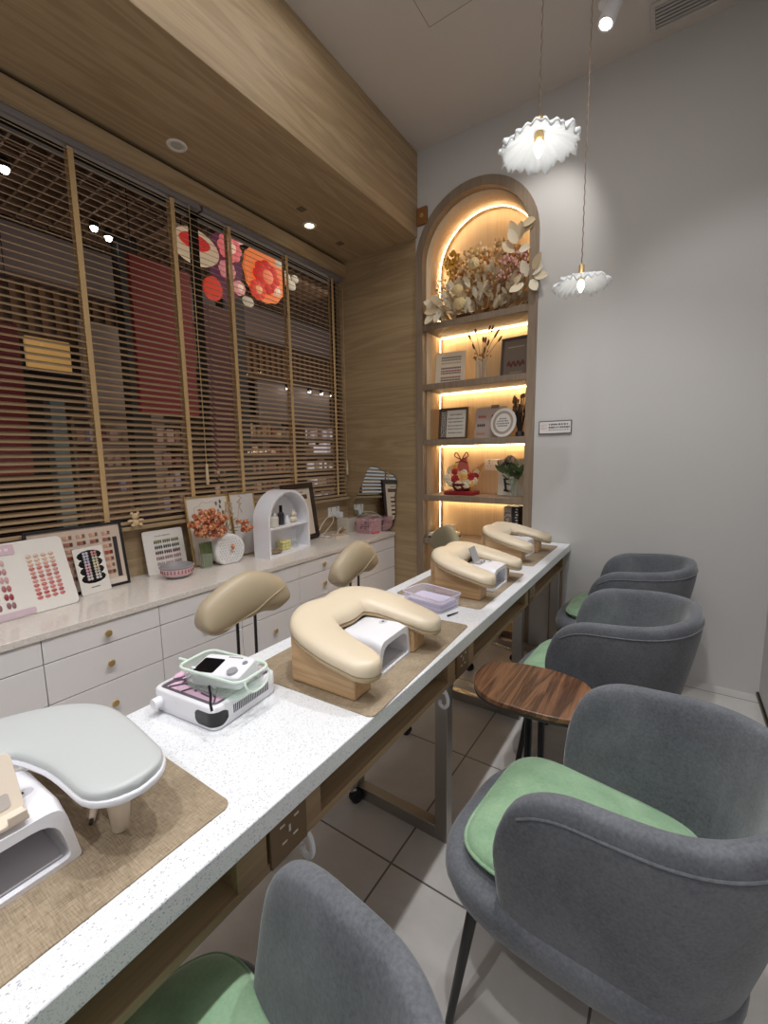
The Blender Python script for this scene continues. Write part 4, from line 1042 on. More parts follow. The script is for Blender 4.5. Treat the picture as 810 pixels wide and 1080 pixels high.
# bear on the sill
t = thing('teddy_bear', 'tiny cream bear figurine sitting on the ledge under the blinds', 'figurine', (XL + 0.058, 1.145, 1.0055))
m = MB(); m.ell((0, 0, 0.022), (0.014, 0.018, 0.022)); m.ell((0.003, 0, 0.055), (0.015, 0.02, 0.017)); m.ell((0.017, 0, 0.051), (0.007, 0.009, 0.007))
for s_ in (-1, 1):
    m.ell((0, s_ * 0.016, 0.071), (0.006, 0.008, 0.008)); m.ell((0.006, s_ * 0.027, 0.032), (0.008, 0.016, 0.008)); m.ell((0.012, s_ * 0.02, 0.008), (0.016, 0.009, 0.009))
m.build('body', C((222, 196, 156), 0.6), t)
m = MB()
for s_ in (-1, 1): m.ell((0.0165, s_ * 0.008, 0.06), (0.002, 0.002, 0.002), 8, 5)
m.ell((0.0235, 0, 0.053), (0.002, 0.003, 0.002), 8, 5); m.build('face', M['ink'], t)
t.location.x = XL + 0.022 + 0.03

# gold frames
t = board_thing('picture_frame', 'thin gold picture frame with a white scalloped print behind the orange flowers', 'picture frame', -2.335, 1.575, R(0), R(9))
frame_parts(t, 0.295, 0.415, 0.008, 0.018, M['gold'], C((230, 222, 212)))
m = MB(); pts = [(0.105 * math.cos(2 * PI * k / 80) * (1 + 0.05 * math.cos(10 * 2 * PI * k / 80)), 0.30 + 0.075 * math.sin(2 * PI * k / 80) * (1 + 0.08 * math.cos(10 * 2 * PI * k / 80))) for k in range(80)]
m.tube([(u, -0.0105, v) for u, v in pts], 0.0016, 5, closed=True); m.build('scalloped_print', C((206, 200, 200)), t)
m = MB()
for x, z in ((0.06, 0.36), (0.085, 0.34), (0.07, 0.31), (0.1, 0.3), (0.09, 0.37)): m.ell((x, -0.0105, z), (0.008, 0.001, 0.014), 8, 5)
m.build('leaf_print', C((96, 96, 90)), t)
t = board_thing('picture_frame', 'pale gold picture frame mostly hidden behind the white arched mini shelf', 'picture frame', -2.34, 1.83, R(0), R(8))
frame_parts(t, 0.2, 0.415, 0.008, 0.018, M['gold'], C((226, 222, 218)))

# round vase with orange flowers
v = thing('flower_vase', 'white dimpled disc vase on the counter holding orange flowers', 'vase', (-2.245, 1.60, CZ + 0.0004), (0, 0, R(-6)))
pts = [(0.098 * math.cos(R(a)), 0.098 + 0.098 * math.sin(R(a))) for a in range(-62, 243, 8)]
zz = min(p[1] for p in pts); pts = [(u, q - zz) for u, q in pts]
MB().prism(pts, lambda u, q: (-0.04, u, q), lambda u, q: (0.04, u, q)).build('body', C((232, 230, 228), 0.5), v, bevel=0.012, seg=4)
m = MB(); rr = random.Random(2)
for i in range(-5, 6):
    for j in range(-5, 6):
        y, z = i * 0.017 + (j % 2) * 0.008, j * 0.016
        if math.hypot(y, z) < 0.078: m.ell((0.0405, y, 0.088 + z), (0.0018, 0.005, 0.006), 7, 4)
m.build('dimples', C((206, 204, 204), 0.6), v)
MB().lathe([(0.014, 0.155), (0.014, 0.192), (0.018, 0.196), (0.012, 0.196), (0.01, 0.17)], 16, cap0=False, cap1=False).build('neck', C((232, 230, 228), 0.5), v)
fl = thing('flower_bunch', 'bunch of orange flowers and dried grass in the white disc vase', 'flowers', (-2.245, 1.60, CZ + 0.16))
m = MB(); m2 = MB(); m3 = MB(); rr = random.Random(9)
def blossom(mb, c, r, n_=5):
    for k in range(n_):
        d = Vector((rr.uniform(-1, 1), rr.uniform(-1, 1), rr.uniform(-1, 1))).normalized()
        q = d.to_track_quat('Z', 'X').to_matrix().to_4x4()
        mb.ell(Vector(c) + d * r * 0.5, (r * 0.55, r * 0.45, r * 0.22), 8, 5, rr.randrange(3), q)
for k in range(150):
    a, b_ = rr.uniform(0, 2 * PI), rr.uniform(0, 1) ** 0.5
    blossom(m, (0.02 + rr.uniform(-.045, .05), -0.125 + 0.105 * b_ * math.cos(a), 0.105 + 0.08 * b_ * math.sin(a)), 0.019)
for k in range(14): blossom(m, (0.01 + rr.uniform(-.02, .03), 0.12 + rr.uniform(-.035, .055), 0.05 + rr.uniform(-.03, .035)), 0.02)
blossom(m, (0.06, 0.0, -0.05), 0.02, 6)
m.build('orange_blossoms', [C((212, 136, 92), 0.7), C((192, 108, 68), 0.7), C((224, 164, 124), 0.7)], fl)
for k in range(12):
    e = (rr.uniform(-.03, .04), rr.uniform(-.2, .18), rr.uniform(0.02, .17)); m2.tube(catmull([(0, 0, 0.02), (e[0] * .4, e[1] * .4, e[2] * .6 + 0.02), e], 4), 0.0018, 5)
m2.build('stems', C((110, 100, 62), 0.8), fl)
for k in range(9):
    b_ = Vector((rr.uniform(-.03, .02), 0.02 + rr.uniform(-.04, .07), 0.05)); e = b_ + Vector((0, rr.uniform(-.02, .04), rr.uniform(.1, .2)))
    m3.tube([b_, e], [0.001, 0.001], 5)
    for j in range(7): m3.ell(e - Vector((rr.uniform(-.008, .008), rr.uniform(-.01, .01), 0.012 * j)), (0.004, 0.004, 0.008), 6, 4)
m3.build('dried_grass', C((206, 182, 156), 0.8), fl)
t = thing('green_stem_vase', 'slim bunch of green stems in front of the gold picture frame', 'stems', (-2.262, 1.465, CZ + 0.0004))
m = MB()
for k in range(6):
    y = -0.028 + 0.011 * k; m.tube(catmull([(0, y, 0.003), (0.005, y * 1.1 + 0.003, 0.07), (0.0, y * 1.2, 0.15)], 4), 0.006, 7)
m.build('stems', C((104, 118, 72), 0.5), t)
m = MB(); m.lathe([(0.034, 0), (0.036, 0.003), (0.04, 0.09), (0.039, 0.09), (0.034, 0.004)], 20, cap1=False); m.build('glass', M['vase_glass'], t)

# arched mini shelf
sh = thing('arched_mini_shelf', 'white arched two tier mini shelf standing on the counter', 'mini shelf', (-2.24, 1.985, CZ + 0.0004), (0, 0, R(90 + 7)))
AW, AH, AD = 0.21, 0.425, 0.13
def aout(r, z0, n_=20): return [(r, z0)] + [(r * math.cos(PI * k / n_), AH - AW + r * math.sin(PI * k / n_)) for k in range(n_ + 1)] + [(-r, z0)]
po, pi_ = aout(AW, 0), aout(AW - 0.016, 0.016)
m = MB(); m.rings([[(u, -AD, q) for u, q in pi_], [(u, -AD, q) for u, q in po], [(u, 0, q) for u, q in po]], closed=True, cap0=False, cap1=True)
m.rings([[(u, -AD, q) for u, q in pi_], [(u, -0.012, q) for u, q in pi_]], closed=True, cap0=False, cap1=True)
m.build('case', M['white_pl'], sh)
MB().b2((-AW + 0.017, -AD + 0.004, 0.178), (AW - 0.017, -0.013, 0.19)).build('shelf', M['white_pl'], sh)
SHM = sh.matrix_basis.copy(); SHM = Matrix.Translation(sh.location) @ Euler((0, 0, R(97))).to_matrix().to_4x4()
def on_shelf(x, y, z): return tuple(SHM @ Vector((x, y, z)))
m_ = thing('storage_jar', 'white lidded jar with ears on the upper tier of the arched mini shelf', 'jar', on_shelf(-0.115, -0.075, 0.1905))
MB().lathe([(0.001, 0), (0.036, 0), (0.041, 0.006), (0.042, 0.06), (0.036, 0.066), (0.001, 0.068)], 24).build('body', C((222, 216, 206), 0.4), m_)
MB().ell((0, 0.024, 0.074), (0.01, 0.012, 0.014)).ell((0, -0.024, 0.074), (0.01, 0.012, 0.014)).build('ears', C((222, 216, 206), 0.4), m_)
m_ = thing('polish_bottle', 'tall black bottle on the upper tier of the arched mini shelf', 'bottle', on_shelf(-0.015, -0.065, 0.1905))
MB().lathe([(0.001, 0), (0.02, 0), (0.022, 0.004), (0.022, 0.075), (0.012, 0.085)], 20).build('body', C((58, 56, 60), 0.3), m_)
MB().lathe([(0.011, 0.086), (0.011, 0.13), (0.001, 0.131)], 16).build('cap', M['black_pl'], m_)
m_ = thing('vase_figurine', 'small white vase on the upper tier beside the black bottle', 'vase', on_shelf(0.035, -0.07, 0.1905))
MB().lathe([(0.001, 0), (0.02, 0), (0.024, 0.02), (0.012, 0.045), (0.012, 0.06), (0.014, 0.062)], 20).build('body', M['white_pl'], m_)
m_ = thing('animal_figurine', 'small cream round animal figurine on the upper tier, right side', 'figurine', on_shelf(0.105, -0.07, 0.1905))
m = MB(); m.ell((0, 0, 0.022), (0.024, 0.036, 0.022)); m.ell((0.004, 0, 0.056), (0.02, 0.022, 0.02)); m.ell((0, 0.012, 0.078), (0.006, 0.006, 0.01)); m.ell((0, -0.012, 0.078), (0.006, 0.006, 0.01)); m.build('body', C((226, 218, 196), 0.5), m_)
m_ = thing('candle_cube', 'pale yellow bubble candle on the lower tier of the arched mini shelf', 'candle', on_shelf(0.0, -0.07, 0.0165))
m = MB()
for i in range(3):
    for j in range(3):
        for k in range(3): m.ell((-0.02 + 0.02 * i, -0.026 + 0.026 * j, 0.013 + 0.02 * k), (0.013, 0.0145, 0.013), 8, 6)
m.build('wax', C((222, 214, 150), 0.5), m_)
m_ = thing('trinket_tray', 'small brown dish on the lower tier of the arched mini shelf', 'dish', on_shelf(-0.11, -0.08, 0.0165))
MB().lathe([(0.001, 0.002), (0.04, 0.0), (0.052, 0.012), (0.05, 0.014), (0.038, 0.005), (0.001, 0.005)], 24).build('dish', C((150, 126, 100), 0.5), m_)
m_ = thing('trinket', 'clear glass cup on the lower tier of the arched mini shelf', 'cup', on_shelf(0.11, -0.07, 0.0165))
MB().lathe([(0.022, 0), (0.026, 0.003), (0.032, 0.05), (0.0305, 0.05), (0.022, 0.005)], 20, cap1=False).build('cup', M['vase_glass'], m_)

# dark framed chart
t = board_thing('framed_chart', 'dark brown framed nail chart leaning next to the arched mini shelf', 'framed chart', -2.325, 2.335, R(6), R(8))
frame_parts(t, 0.36, 0.44, 0.04, 0.022, M['dark_frame'], C((226, 212, 194)))
m = MB(); rr = random.Random(6)
for k in range(9): m.box((-0.05 + 0.0125 * k, -0.0128, 0.372), (0.008, 0.001, 0.014 * rr.uniform(.6, 1)))
m.build('heading', M['ink_grey'], t)
for r_i, (w_, h_, c) in enumerate([(0.2, 0.035, (88, 48, 40)), (0.13, 0.015, (140, 92, 70)), (0.13, 0.018, (96, 62, 50)), (0.13, 0.018, (150, 74, 56)), (0.13, 0.018, (60, 44, 40)), (0.13, 0.018, (110, 60, 48))]):
    m = MB(); z = 0.335 - (0.0 if r_i == 0 else 0.03 + 0.042 * r_i); k = 9
    for j in range(k): m.box((-w_ / 2 + w_ * (j + .5) / k, -0.0128, z), (w_ / k * 0.86, 0.002, h_))
    m.build('swatch_row', C(c, 0.3), t)

# socket, chargers, box, basket, mirror
def socket(name, label, loc, rz, parent=None):
    t = thing(name, label, 'socket', loc, rz)
    MB().b2((-0.075, -0.009, -0.043), (0.075, 0, 0.043)).build('plate', M['socket'], t, bevel=0.003)
    m = MB()
    for x in (-0.036, 0.036):
        m.b2((x - 0.003, -0.0096, 0.006), (x + 0.003, -0.0088, 0.02)); m.b2((x - 0.016, -0.0096, -0.012), (x - 0.009, -0.0088, -0.007)); m.b2((x + 0.009, -0.0096, -0.012), (x + 0.016, -0.0088, -0.007)); m.b2((x - 0.005, -0.0105, 0.026), (x + 0.005, -0.0088, 0.038))
    m.build('socket_holes', M['ink_grey'], t); return t
socket('wall_socket', 'white double socket on the oak wall above the charger cables', (XL, 2.82, 0.885), R(90))
t = thing('charger', 'white charger plugged into the socket above the counter', 'charger', (XL + 0.009, 2.86, 0.855))
MB().b2((0, -0.024, -0.026), (0.05, 0.024, 0.026)).build('body', M['white_pl'], t, bevel=0.005)
cb = [[(-2.385, 2.86, .845), (-2.33, 2.82, .80), (-2.28, 2.68, .735), (-2.2, 2.58, .728), (-2.25, 2.5, .728)],
      [(-2.42, 2.79, .86), (-2.36, 2.72, .82), (-2.33, 2.6, .76), (-2.3, 2.52, .73), (-2.2, 2.55, .728), (-2.12, 2.62, .728)],
      [(-2.42, 2.77, .86), (-2.38, 2.66, .85), (-2.35, 2.56, .80), (-2.33, 2.5, .735), (-2.24, 2.53, .735), (-2.16, 2.5, .728)]]
for i, p in enumerate(cb):
    tag(MB().tube(catmull(p, 7), 0.0038, 7).build('charger_cable', C([(226, 218, 206), (220, 206, 190), (230, 226, 220)][i])), ['pale charger cable curling from the charger to the counter', 'cream cable looping over the counter under the socket, the lowest loop', 'white cable arching highest between the framed chart and the socket'][i], 'cable', 'cables under the socket')
for i, (x, y, rz, c, lab) in enumerate([(-2.22, 2.62, 20, (222, 188, 158), 'peach nail clipper tool lying among the cables'), (-2.15, 2.58, 65, (226, 214, 196), 'cream charging block lying among the cables'), (-2.24, 2.70, -25, (196, 160, 130), 'tan brush standing tilted among the cables')]):
    tag(MB().prism(rrect(-0.06, -0.013, 0.06, 0.013, 0.008), lambda u, q: (u, q, 0), lambda u, q: (u, q, 0.016)).build('small_tool', C(c, 0.5), None, (x, y, CZ + (0.0006 if i < 2 else 0.03)), (0, R(-25) if i == 2 else 0, R(rz)), bevel=0.002), lab, 'tool')
t = thing('storage_box', 'clear squarish storage box with dark slot beside the charger cables', 'box', (-2.30, 2.83, CZ + 0.0004), (0, 0, R(4)))
bx = MB(); o_ = rrect(-0.06, -0.075, 0.06, 0.075, 0.02); bx.rings([[(u, q, 0) for u, q in o_], [(u, q, 0.115) for u, q in o_], [(u * .94, q * .94, 0.12) for u, q in o_]]); bx.build('body', M['clear_box'], t, angle=50)
MB().b2((0.0595, 0.035, 0.055), (0.062, 0.05, 0.085)).build('slot', M['ink'], t)
t = thing('mesh_basket', 'pink mesh basket of small things at the far counter corner', 'basket', (-2.12, 2.90, CZ + 0.0004), (0, 0, R(-4)))
m = MB(); B = (0.07, 0.085, 0.115)
for k in range(15):
    y = -B[1] + 2 * B[1] * k / 14
    for s_ in (-1, 1): m.tube([(s_ * B[0] * .94, y * .94, 0.004), (s_ * B[0], y, B[2])], 0.0022, 5)
for k in range(11):
    x = -B[0] + 2 * B[0] * k / 10
    for s_ in (-1, 1): m.tube([(x * .94, s_ * B[1] * .94, 0.004), (x, s_ * B[1], B[2])], 0.0022, 5)
for k in range(8):
    f_ = 0.94 + 0.06 * k / 7; z = 0.004 + (B[2] - 0.004) * k / 7
    m.tube([(-B[0] * f_, -B[1] * f_, z), (B[0] * f_, -B[1] * f_, z), (B[0] * f_, B[1] * f_, z), (-B[0] * f_, B[1] * f_, z)], 0.0024, 5, closed=True)
m.b2((-B[0] * .93, -B[1] * .93, 0), (B[0] * .93, B[1] * .93, 0.004)); m.build('mesh', C((224, 176, 180), 0.5), t)
rr = random.Random(8)
m = MB()
for k in range(26): m.ell((rr.uniform(-.045, .045), rr.uniform(-.06, .06), 0.025 + rr.uniform(0, .075)), (0.016, 0.018, 0.014), 8, 5, rr.randrange(4))
o = m.build('contents', [C((70, 66, 76)), C((206, 196, 196)), C((176, 70, 80)), C((96, 100, 112))], t); o['kind'] = 'stuff'
tag(MB().prism(rrect(-0.04, -0.014, 0.04, 0.014, 0.008), lambda u, q: (u, q, 0), lambda u, q: (u, q, 0.014)).build('pink_clip', C((206, 110, 110), 0.5), None, (-2.03, 2.87, CZ + 0.0006), (0, 0, R(80)), bevel=0.002), 'coral pink clip lying in front of the mesh basket', 'clip')
mo = [(-2.148, 1.273), (-2.1, 1.265), (-2.033, 1.234), (-1.968, 1.219), (-1.922, 1.192), (-1.903, 1.15), (-1.906, 1.096), (-1.92, 1.034), (-1.915, 0.956), (-1.913, 0.886), (-1.933, 0.806), (-1.972, 0.747), (-2.044, 0.7265), (-2.172, 0.7265), (-2.312, 0.80), (-2.351, 0.909), (-2.338, 0.993), (-2.305, 1.044), (-2.252, 1.135), (-2.209, 1.233), (-2.178, 1.265)]
t = thing('wavy_mirror', 'frameless wavy edged mirror leaning in the corner behind the mesh basket', 'mirror', (-2.12, 2.995, CZ + 0.0004), (R(-2.0), 0, 0))
mo = [(p.x + 2.12, p.y - 0.7265 + 0.0005) for p in catmull([(a, b_, 0) for a, b_ in mo], 4, True)]
MB().prism([(u * 1.0, q) for u, q in mo], lambda u, q: (u, -0.004, q), lambda u, q: (u, 0.0, q)).build('back', M['ink'], t)
MB().prism([(u * 0.992, q * 0.992 + 0.002) for u, q in mo], lambda u, q: (u, -0.0056, q), lambda u, q: (u, -0.004, q)).build('glass', M['mirror'], t)

# =================================================================== things in the niche
NB = YB + ND
def nboard(name, label, cat, x, y, z, lean=8, turn=0): return thing(name, label, cat, (x, y, z + 0.0004), (R(-lean), 0, R(turn)))
# second shelf
t = nboard('nail_chart_card', 'cream nail chart card leaning at the left of the second niche shelf', 'chart', -1.52, 3.20, SH[1], 10, 10)
panel(MB(), -0.12, 0, 0.12, 0.27, -0.004, 0).build('card', C((236, 226, 206)), t)
rr = random.Random(12)
for i, (z, c) in enumerate(((0.225, (120, 110, 100)), (0.205, (150, 140, 130)), (0.18, (190, 176, 160)), (0.14, (70, 60, 70)), (0.118, (176, 50, 60)), (0.1, (120, 100, 100)), (0.065, (150, 60, 70)), (0.045, (60, 50, 60)))):
    m = MB(); x = -0.07
    while x < 0.08:
        m.box((x, -0.0045, z), (0.008, 0.002, 0.012)); x += 0.0115
    m.build('swatch_row', C(c, 0.4), t)
v = thing('glass_vase', 'clear glass vase of dried bunny tails on the second niche shelf', 'vase', (-1.235, 3.14, SH[1] + 0.0004))
m = MB(); m.lathe([(0.04, 0), (0.042, 0.003), (0.042, 0.15), (0.04, 0.15), (0.038, 0.006)], 24, cap1=False); m.build('glass', M['vase_glass'], v)
dg = thing('bunny_tail_bouquet', 'dried bunny tail stems standing in the glass vase', 'dried flowers', (-1.235, 3.14, SH[1] + 0.008))
ms_, mh = MB(), MB()
for tx, ty, tz in ((-0.1, 0.0, .33), (-.075, .02, .26), (-.05, 0, .36), (.005, .02, .30), (.03, .0, .29), (.05, .03, .37), (.09, -.02, .35), (.11, 0, .31), (.13, -.01, .33), (.06, -.02, .26), (.14, 0.01, .28), (.02, 0.01, .22)):
    ms_.tube(catmull([(tx * 0.12, ty * .2, 0), (tx * 0.3, ty * 0.5, tz * 0.55), (tx, ty, tz)], 4), 0.0016, 5)
    d = (Vector((tx, ty, tz)) - Vector((tx * 0.3, ty * 0.5, tz * 0.55))).normalized(); q = d.to_track_quat('Z', 'X').to_matrix().to_4x4()
    mh.ell(Vector((tx, ty, tz)) - d * 0.01, (0.008, 0.008, 0.024), 8, 6, 0, q)
for k in range(26): ms_.ell((rr.uniform(-.06, .07), rr.uniform(-.03, .03), rr.uniform(.14, .2)), (0.006, 0.006, 0.006), 6, 4)
ms_.build('stems', C((150, 112, 66), 0.8), dg); mh.build('bunny_tails', C((110, 74, 44), 0.9), dg)
t = nboard('picture_frame', 'dark grey framed picture at the right of the second niche shelf', 'picture frame', -1.0, 3.19, SH[1], 6, -4)
frame_parts(t, 0.215, 0.29, 0.018, 0.02, C((92, 84, 80), 0.4), C((132, 118, 106), 0.4))
m = MB(); 
for k in range(14): m.ell((-0.055 + 0.009 * k, -0.012, 0.10 + 0.012 * math.sin(k * 1.7)), (0.009, 0.001, 0.013), 7, 4)
m.build('red_print', C((110, 56, 46)), t)
m = MB(); m.box((0, -0.0115, 0.22), (0.12, 0.0012, 0.008)); m.box((0.01, -0.0115, 0.04), (0.09, 0.0012, 0.006)); m.build('heading', C((186, 170, 150)), t)
# third shelf
t = nboard('wooden_board', 'plain thin wooden board leaning on the left side of the third niche shelf', 'board', -1.60, 3.19, SH[2], 0, 62)
panel(MB(), -0.09, 0, 0.07, 0.24, -0.008, 0).build('board', C((184, 146, 104), 0.5), t, bevel=0.002)
t = nboard('picture_frame', 'silver beaded brown frame with a white card on the third niche shelf', 'picture frame', -1.465, 3.15, SH[2], 7, 3)
frame_parts(t, 0.24, 0.245, 0.014, 0.02, C((96, 72, 54), 0.35), C((106, 84, 66), 0.4))
panel(MB(), -0.055, 0.016, 0.1, 0.225, -0.0135, -0.0105).build('card', C((226, 220, 208)), t)
m = MB()
for k in range(16):
    for x in (-0.095, -0.082, -0.068): m.ell((x + rr.uniform(-.003, .003), -0.0145, 0.025 + 0.0125 * k), (0.005, 0.004, 0.0055), 7, 4)
m.build('beads', C((206, 204, 206), 0.2), t)
m = MB()
for z, w_ in ((0.19, .1), (0.16, .12), (0.135, .11), (0.105, .12), (0.08, .12), (0.05, .11)):
    x = -w_ / 2
    while x < w_ / 2: m.box((0.022 + x, -0.0138, z), (0.009, 0.0008, rr.uniform(.006, .012))); x += 0.013
m.build('printing', C((136, 126, 112)), t)
t = nboard('display_card', 'grey pink acrylic display card with a wavy edge on the third niche shelf', 'display card', -1.17, 3.185, SH[2], 8, 0)
pts = rrect(-0.13, 0, 0.12, 0.235, 0.025)
pts = [(u - (0.012 * math.sin(q * 42) if u < -0.1 and 0.03 < q < 0.2 else 0), q) for u, q in pts]
MB().prism(pts, lambda u, q: (u, -0.006, q), lambda u, q: (u, 0, q)).build('card', C((196, 178, 168), 0.3), t)
panel(MB(), -0.01, 0.223, 0.05, 0.248, -0.009, -0.002).build('clip', C((130, 116, 110)), t)
for x, z, c in ((-0.075, 0.165, (196, 96, 96)), (-0.08, 0.1, (70, 66, 70)), (-0.08, 0.04, (206, 150, 120)), (0.03, 0.165, (180, 50, 54))):
    m = MB()
    for k in range(4): nail(m, x - 0.025 + 0.016 * k, z, 0.014, 0.024, -0.008)
    m.build('nail_tips', C(c, 0.3), t)
t = nboard('oval_sign', 'round white oval stand with grey ring on the third niche shelf', 'sign', -1.06, 3.12, SH[2], 10, -6)
el = lambda rx, rz, n_=40: [(rx * math.cos(2 * PI * k / n_), 0.107 + rz * math.sin(2 * PI * k / n_)) for k in range(n_)]
MB().prism(el(0.098, 0.107), lambda u, q: (u, -0.012, q), lambda u, q: (u, 0, q)).build('disc', M['white_mat'], t, bevel=0.003)
m = MB(); a_, b_ = el(0.078, 0.085), el(0.06, 0.067)
m.rings([[(u, -0.0125, q) for u, q in a_], [(u, -0.0135, q) for u, q in a_], [(u, -0.0135, q) for u, q in b_], [(u, -0.0125, q) for u, q in b_]], wrap=True); m.build('ring', C((176, 160, 144)), t)
m = MB()
for z, w_ in ((0.135, .05), (0.118, .085), (0.1, .09), (0.083, .07)):
    x = -w_ / 2
    while x < w_ / 2: m.box((x, -0.0128, z), (0.008, 0.001, rr.uniform(.006, .011))); x += 0.011
m.build('printing', M['ink_grey'], t)
t = thing('dried_bouquet', 'dark dried bouquet at the right end of the third niche shelf', 'dried flowers', (-0.945, 3.16, SH[2] + 0.0004))
MB().lathe([(0.001, 0.0), (0.03, 0), (0.03, 0.03), (0.022, 0.04)], 14).build('pot', M['ink'], t)
m = MB()
for k in range(30):
    a = rr.uniform(0, 2 * PI); e = Vector((0.05 * math.cos(a) - 0.0, 0.05 * math.sin(a), rr.uniform(.15, .3)))
    m.tube(catmull([(e.x * .2, e.y * .2, 0.03), (e.x * .5, e.y * .5, e.z * .6), e], 3), 0.003, 5)
    m.ell(e, (0.008, 0.008, 0.016), 7, 5, 1)
m.build('stems', [C((50, 40, 36), 0.8), C((110, 78, 52), 0.8)], t)
# fourth shelf
t = thing('flower_basket', 'red and cream flower basket with a red bow on the fourth niche shelf', 'flower basket', (-1.39, 3.155, SH[3] + 0.0004))
MB().b2((-0.125, -0.065, 0), (0.125, 0.065, 0.03)).build('red_box', M['red'], t, bevel=0.006)
m = MB(); m.lathe([(0.055, 0.03), (0.09, 0.09), (0.06, 0.09)], 20); m.build('basket', C((120, 40, 40), 0.6), t)
def ball_flowers(name, spots, mats):
    m = MB()
    for x, y, z, r in spots:
        for k in range(7):
            a = 2 * PI * k / 7; q = Euler((rr.uniform(-.4, .4), rr.uniform(-.4, .4), a)).to_matrix().to_4x4()
            m.ell((x + 0.55 * r * math.cos(a), y - 0.2 * r, z + 0.55 * r * math.sin(a)), (0.45 * r, 0.35 * r, 0.45 * r), 8, 5, rr.randrange(len(mats)))
        m.ell((x, y - 0.35 * r, z), (0.35 * r, 0.3 * r, 0.35 * r), 8, 5, 0)
    return m.build(name, mats, t)
ball_flowers('cream_flowers', [(-.115, -.02, .13, .038), (-.07, -.05, .10, .036), (.06, -.05, .09, .04), (.0, -.06, .08, .034), (.11, -.02, .11, .034), (.03, -.02, .17, .03), (-.1, 0, .19, .03), (.12, 0, .18, .026)], [C((236, 222, 196), 0.7), C((226, 206, 172), 0.7)])
ball_flowers('red_flowers', [(-.03, -.055, .125, .036), (.09, -.03, .145, .032), (-.045, -.03, .18, .028), (.115, 0, .15, .03)], [C((160, 30, 34), 0.6), C((190, 50, 46), 0.6)])
ball_flowers('orange_flowers', [(.05, -.06, .145, .03), (-.055, -.02, .21, .03), (.1, -.045, .085, .024)], [C((232, 170, 76), 0.6), C((240, 196, 120), 0.6)])
m = MB(); m.prism([(-0.05, 0.19), (0.06, 0.17), (0.03, 0.29), (-0.02, 0.27)], lambda u, q: (u, 0.0, q), lambda u, q: (u, 0.03, q)); m.build('wrapping', C((206, 120, 110), 0.6), t)
m = MB()
for s_ in (-1, 1): m.tube(catmull([(0, -0.01, 0.265), (s_ * 0.04, -0.012, 0.33), (s_ * 0.055, -0.012, 0.30), (0, -0.01, 0.27), (s_ * 0.05, -0.014, 0.25)], 6), 0.004, 6)
m.build('bow', M['red'], t)
m = MB()
for k in range(5): m.tube([(0.07 + .01 * k, 0, 0.1), (0.1 + 0.02 * k, 0.0, 0.2 + 0.012 * k)], [0.003, 0.006], 6)
m.build('gold_grass', C((206, 150, 80), 0.7), t)
socket('niche_socket', 'white socket on the back of the fourth niche shelf beside the flower basket', (-1.195, NB - 0.0005, 1.275), 0)
t = nboard('art_print', 'white print with bold black brush shapes on the fourth niche shelf', 'print', -1.02, 3.21, SH[3], 7, -3)
panel(MB(), -0.1, 0, 0.1, 0.275, -0.012, 0).build('canvas', C((234, 228, 214)), t, bevel=0.002)
m = MB()
for a_, b_, w_ in (((-.055, .245), (.03, .24), .016), ((-.04, .245), (-.03, .185), .014), ((.02, .24), (.0, .19), .014), ((-.05, .19), (.01, .195), .014), ((-.05, .13), (-.03, .03), .018), ((-.045, .125), (.03, .12), .014), ((.03, .12), (.005, .025), .018), ((-.05, .04), (.01, .03), .018), ((-.04, .09), (.015, .08), .012)):
    d = Vector((b_[0] - a_[0], 0, b_[1] - a_[1])); n_ = Vector((-d.z, 0, d.x)).normalized() * w_ / 2
    A_, B_ = Vector((a_[0], -0.0125, a_[1])), Vector((b_[0], -0.0125, b_[1])); m.rings([[A_ + n_, A_ - n_, B_ - n_, B_ + n_], [p + Vector((0, -0.0008, 0)) for p in (A_ + n_, A_ - n_, B_ - n_, B_ + n_)]])
m.build('brush_print', M['ink'], t)
v = thing('glass_vase', 'clear glass vase with leafy stems at the right of the fourth niche shelf', 'vase', (-0.965, 3.10, SH[3] + 0.0004))
m = MB(); m.lathe([(0.034, 0), (0.036, 0.003), (0.032, 0.07), (0.04, 0.14), (0.038, 0.14), (0.03, 0.07), (0.032, 0.006)], 24, cap1=False); m.build('glass', M['vase_glass'], v)
def leaf(mb, base, d, nrm, ln_, wd_, mi=0, bend=0.25):
    d = Vector(d).normalized(); nrm = Vector(nrm); sd = d.cross(nrm)
    if sd.length < 1e-4: sd = d.orthogonal()
    sd.normalize(); up_ = sd.cross(d).normalized(); base = Vector(base); prev = None
    N_ = 6; rows_ = []
    for i in range(N_ + 1):
        f = i / N_; w_ = wd_ / 2 * (math.sin(PI * min(1, f * 0.96 + 0.04)) ** 0.75)
        c = base + d * ln_ * f + up_ * (bend * ln_ * f * f)
        rows_.append([c - sd * w_ + up_ * w_ * 0.25, c - up_ * 0.001, c + sd * w_ + up_ * w_ * 0.25, c + up_ * 0.0015])
    mb.rings(rows_, True, True, True, mi)
gs = thing('leafy_stems', 'dark green leafy tulip stems in the glass vase of the fourth niche shelf', 'leaves', (-0.965, 3.10, SH[3] + 0.01))
m = MB(); m2 = MB()
for k in range(13):
    a = rr.uniform(0, 2 * PI); e = Vector((0.07 * math.cos(a) - 0.02, 0.05 * math.sin(a), rr.uniform(.16, .26)))
    m2.tube(catmull([(e.x * .1, e.y * .1, 0.0), (e.x * .3, e.y * .3, .12), e], 4), 0.0022, 5)
    for j in range(2): leaf(m, e * (0.75 + .2 * j), (rr.uniform(-1, 1), rr.uniform(-1, .2), rr.uniform(.2, 1.1)), (0, -1, .3), rr.uniform(.07, .1), .03, rr.randrange(2))
m.build('leaves', [C((66, 84, 52), 0.6), C((92, 106, 66), 0.6)], gs); m2.build('stems', C((110, 126, 76), 0.6), gs)
m = MB()
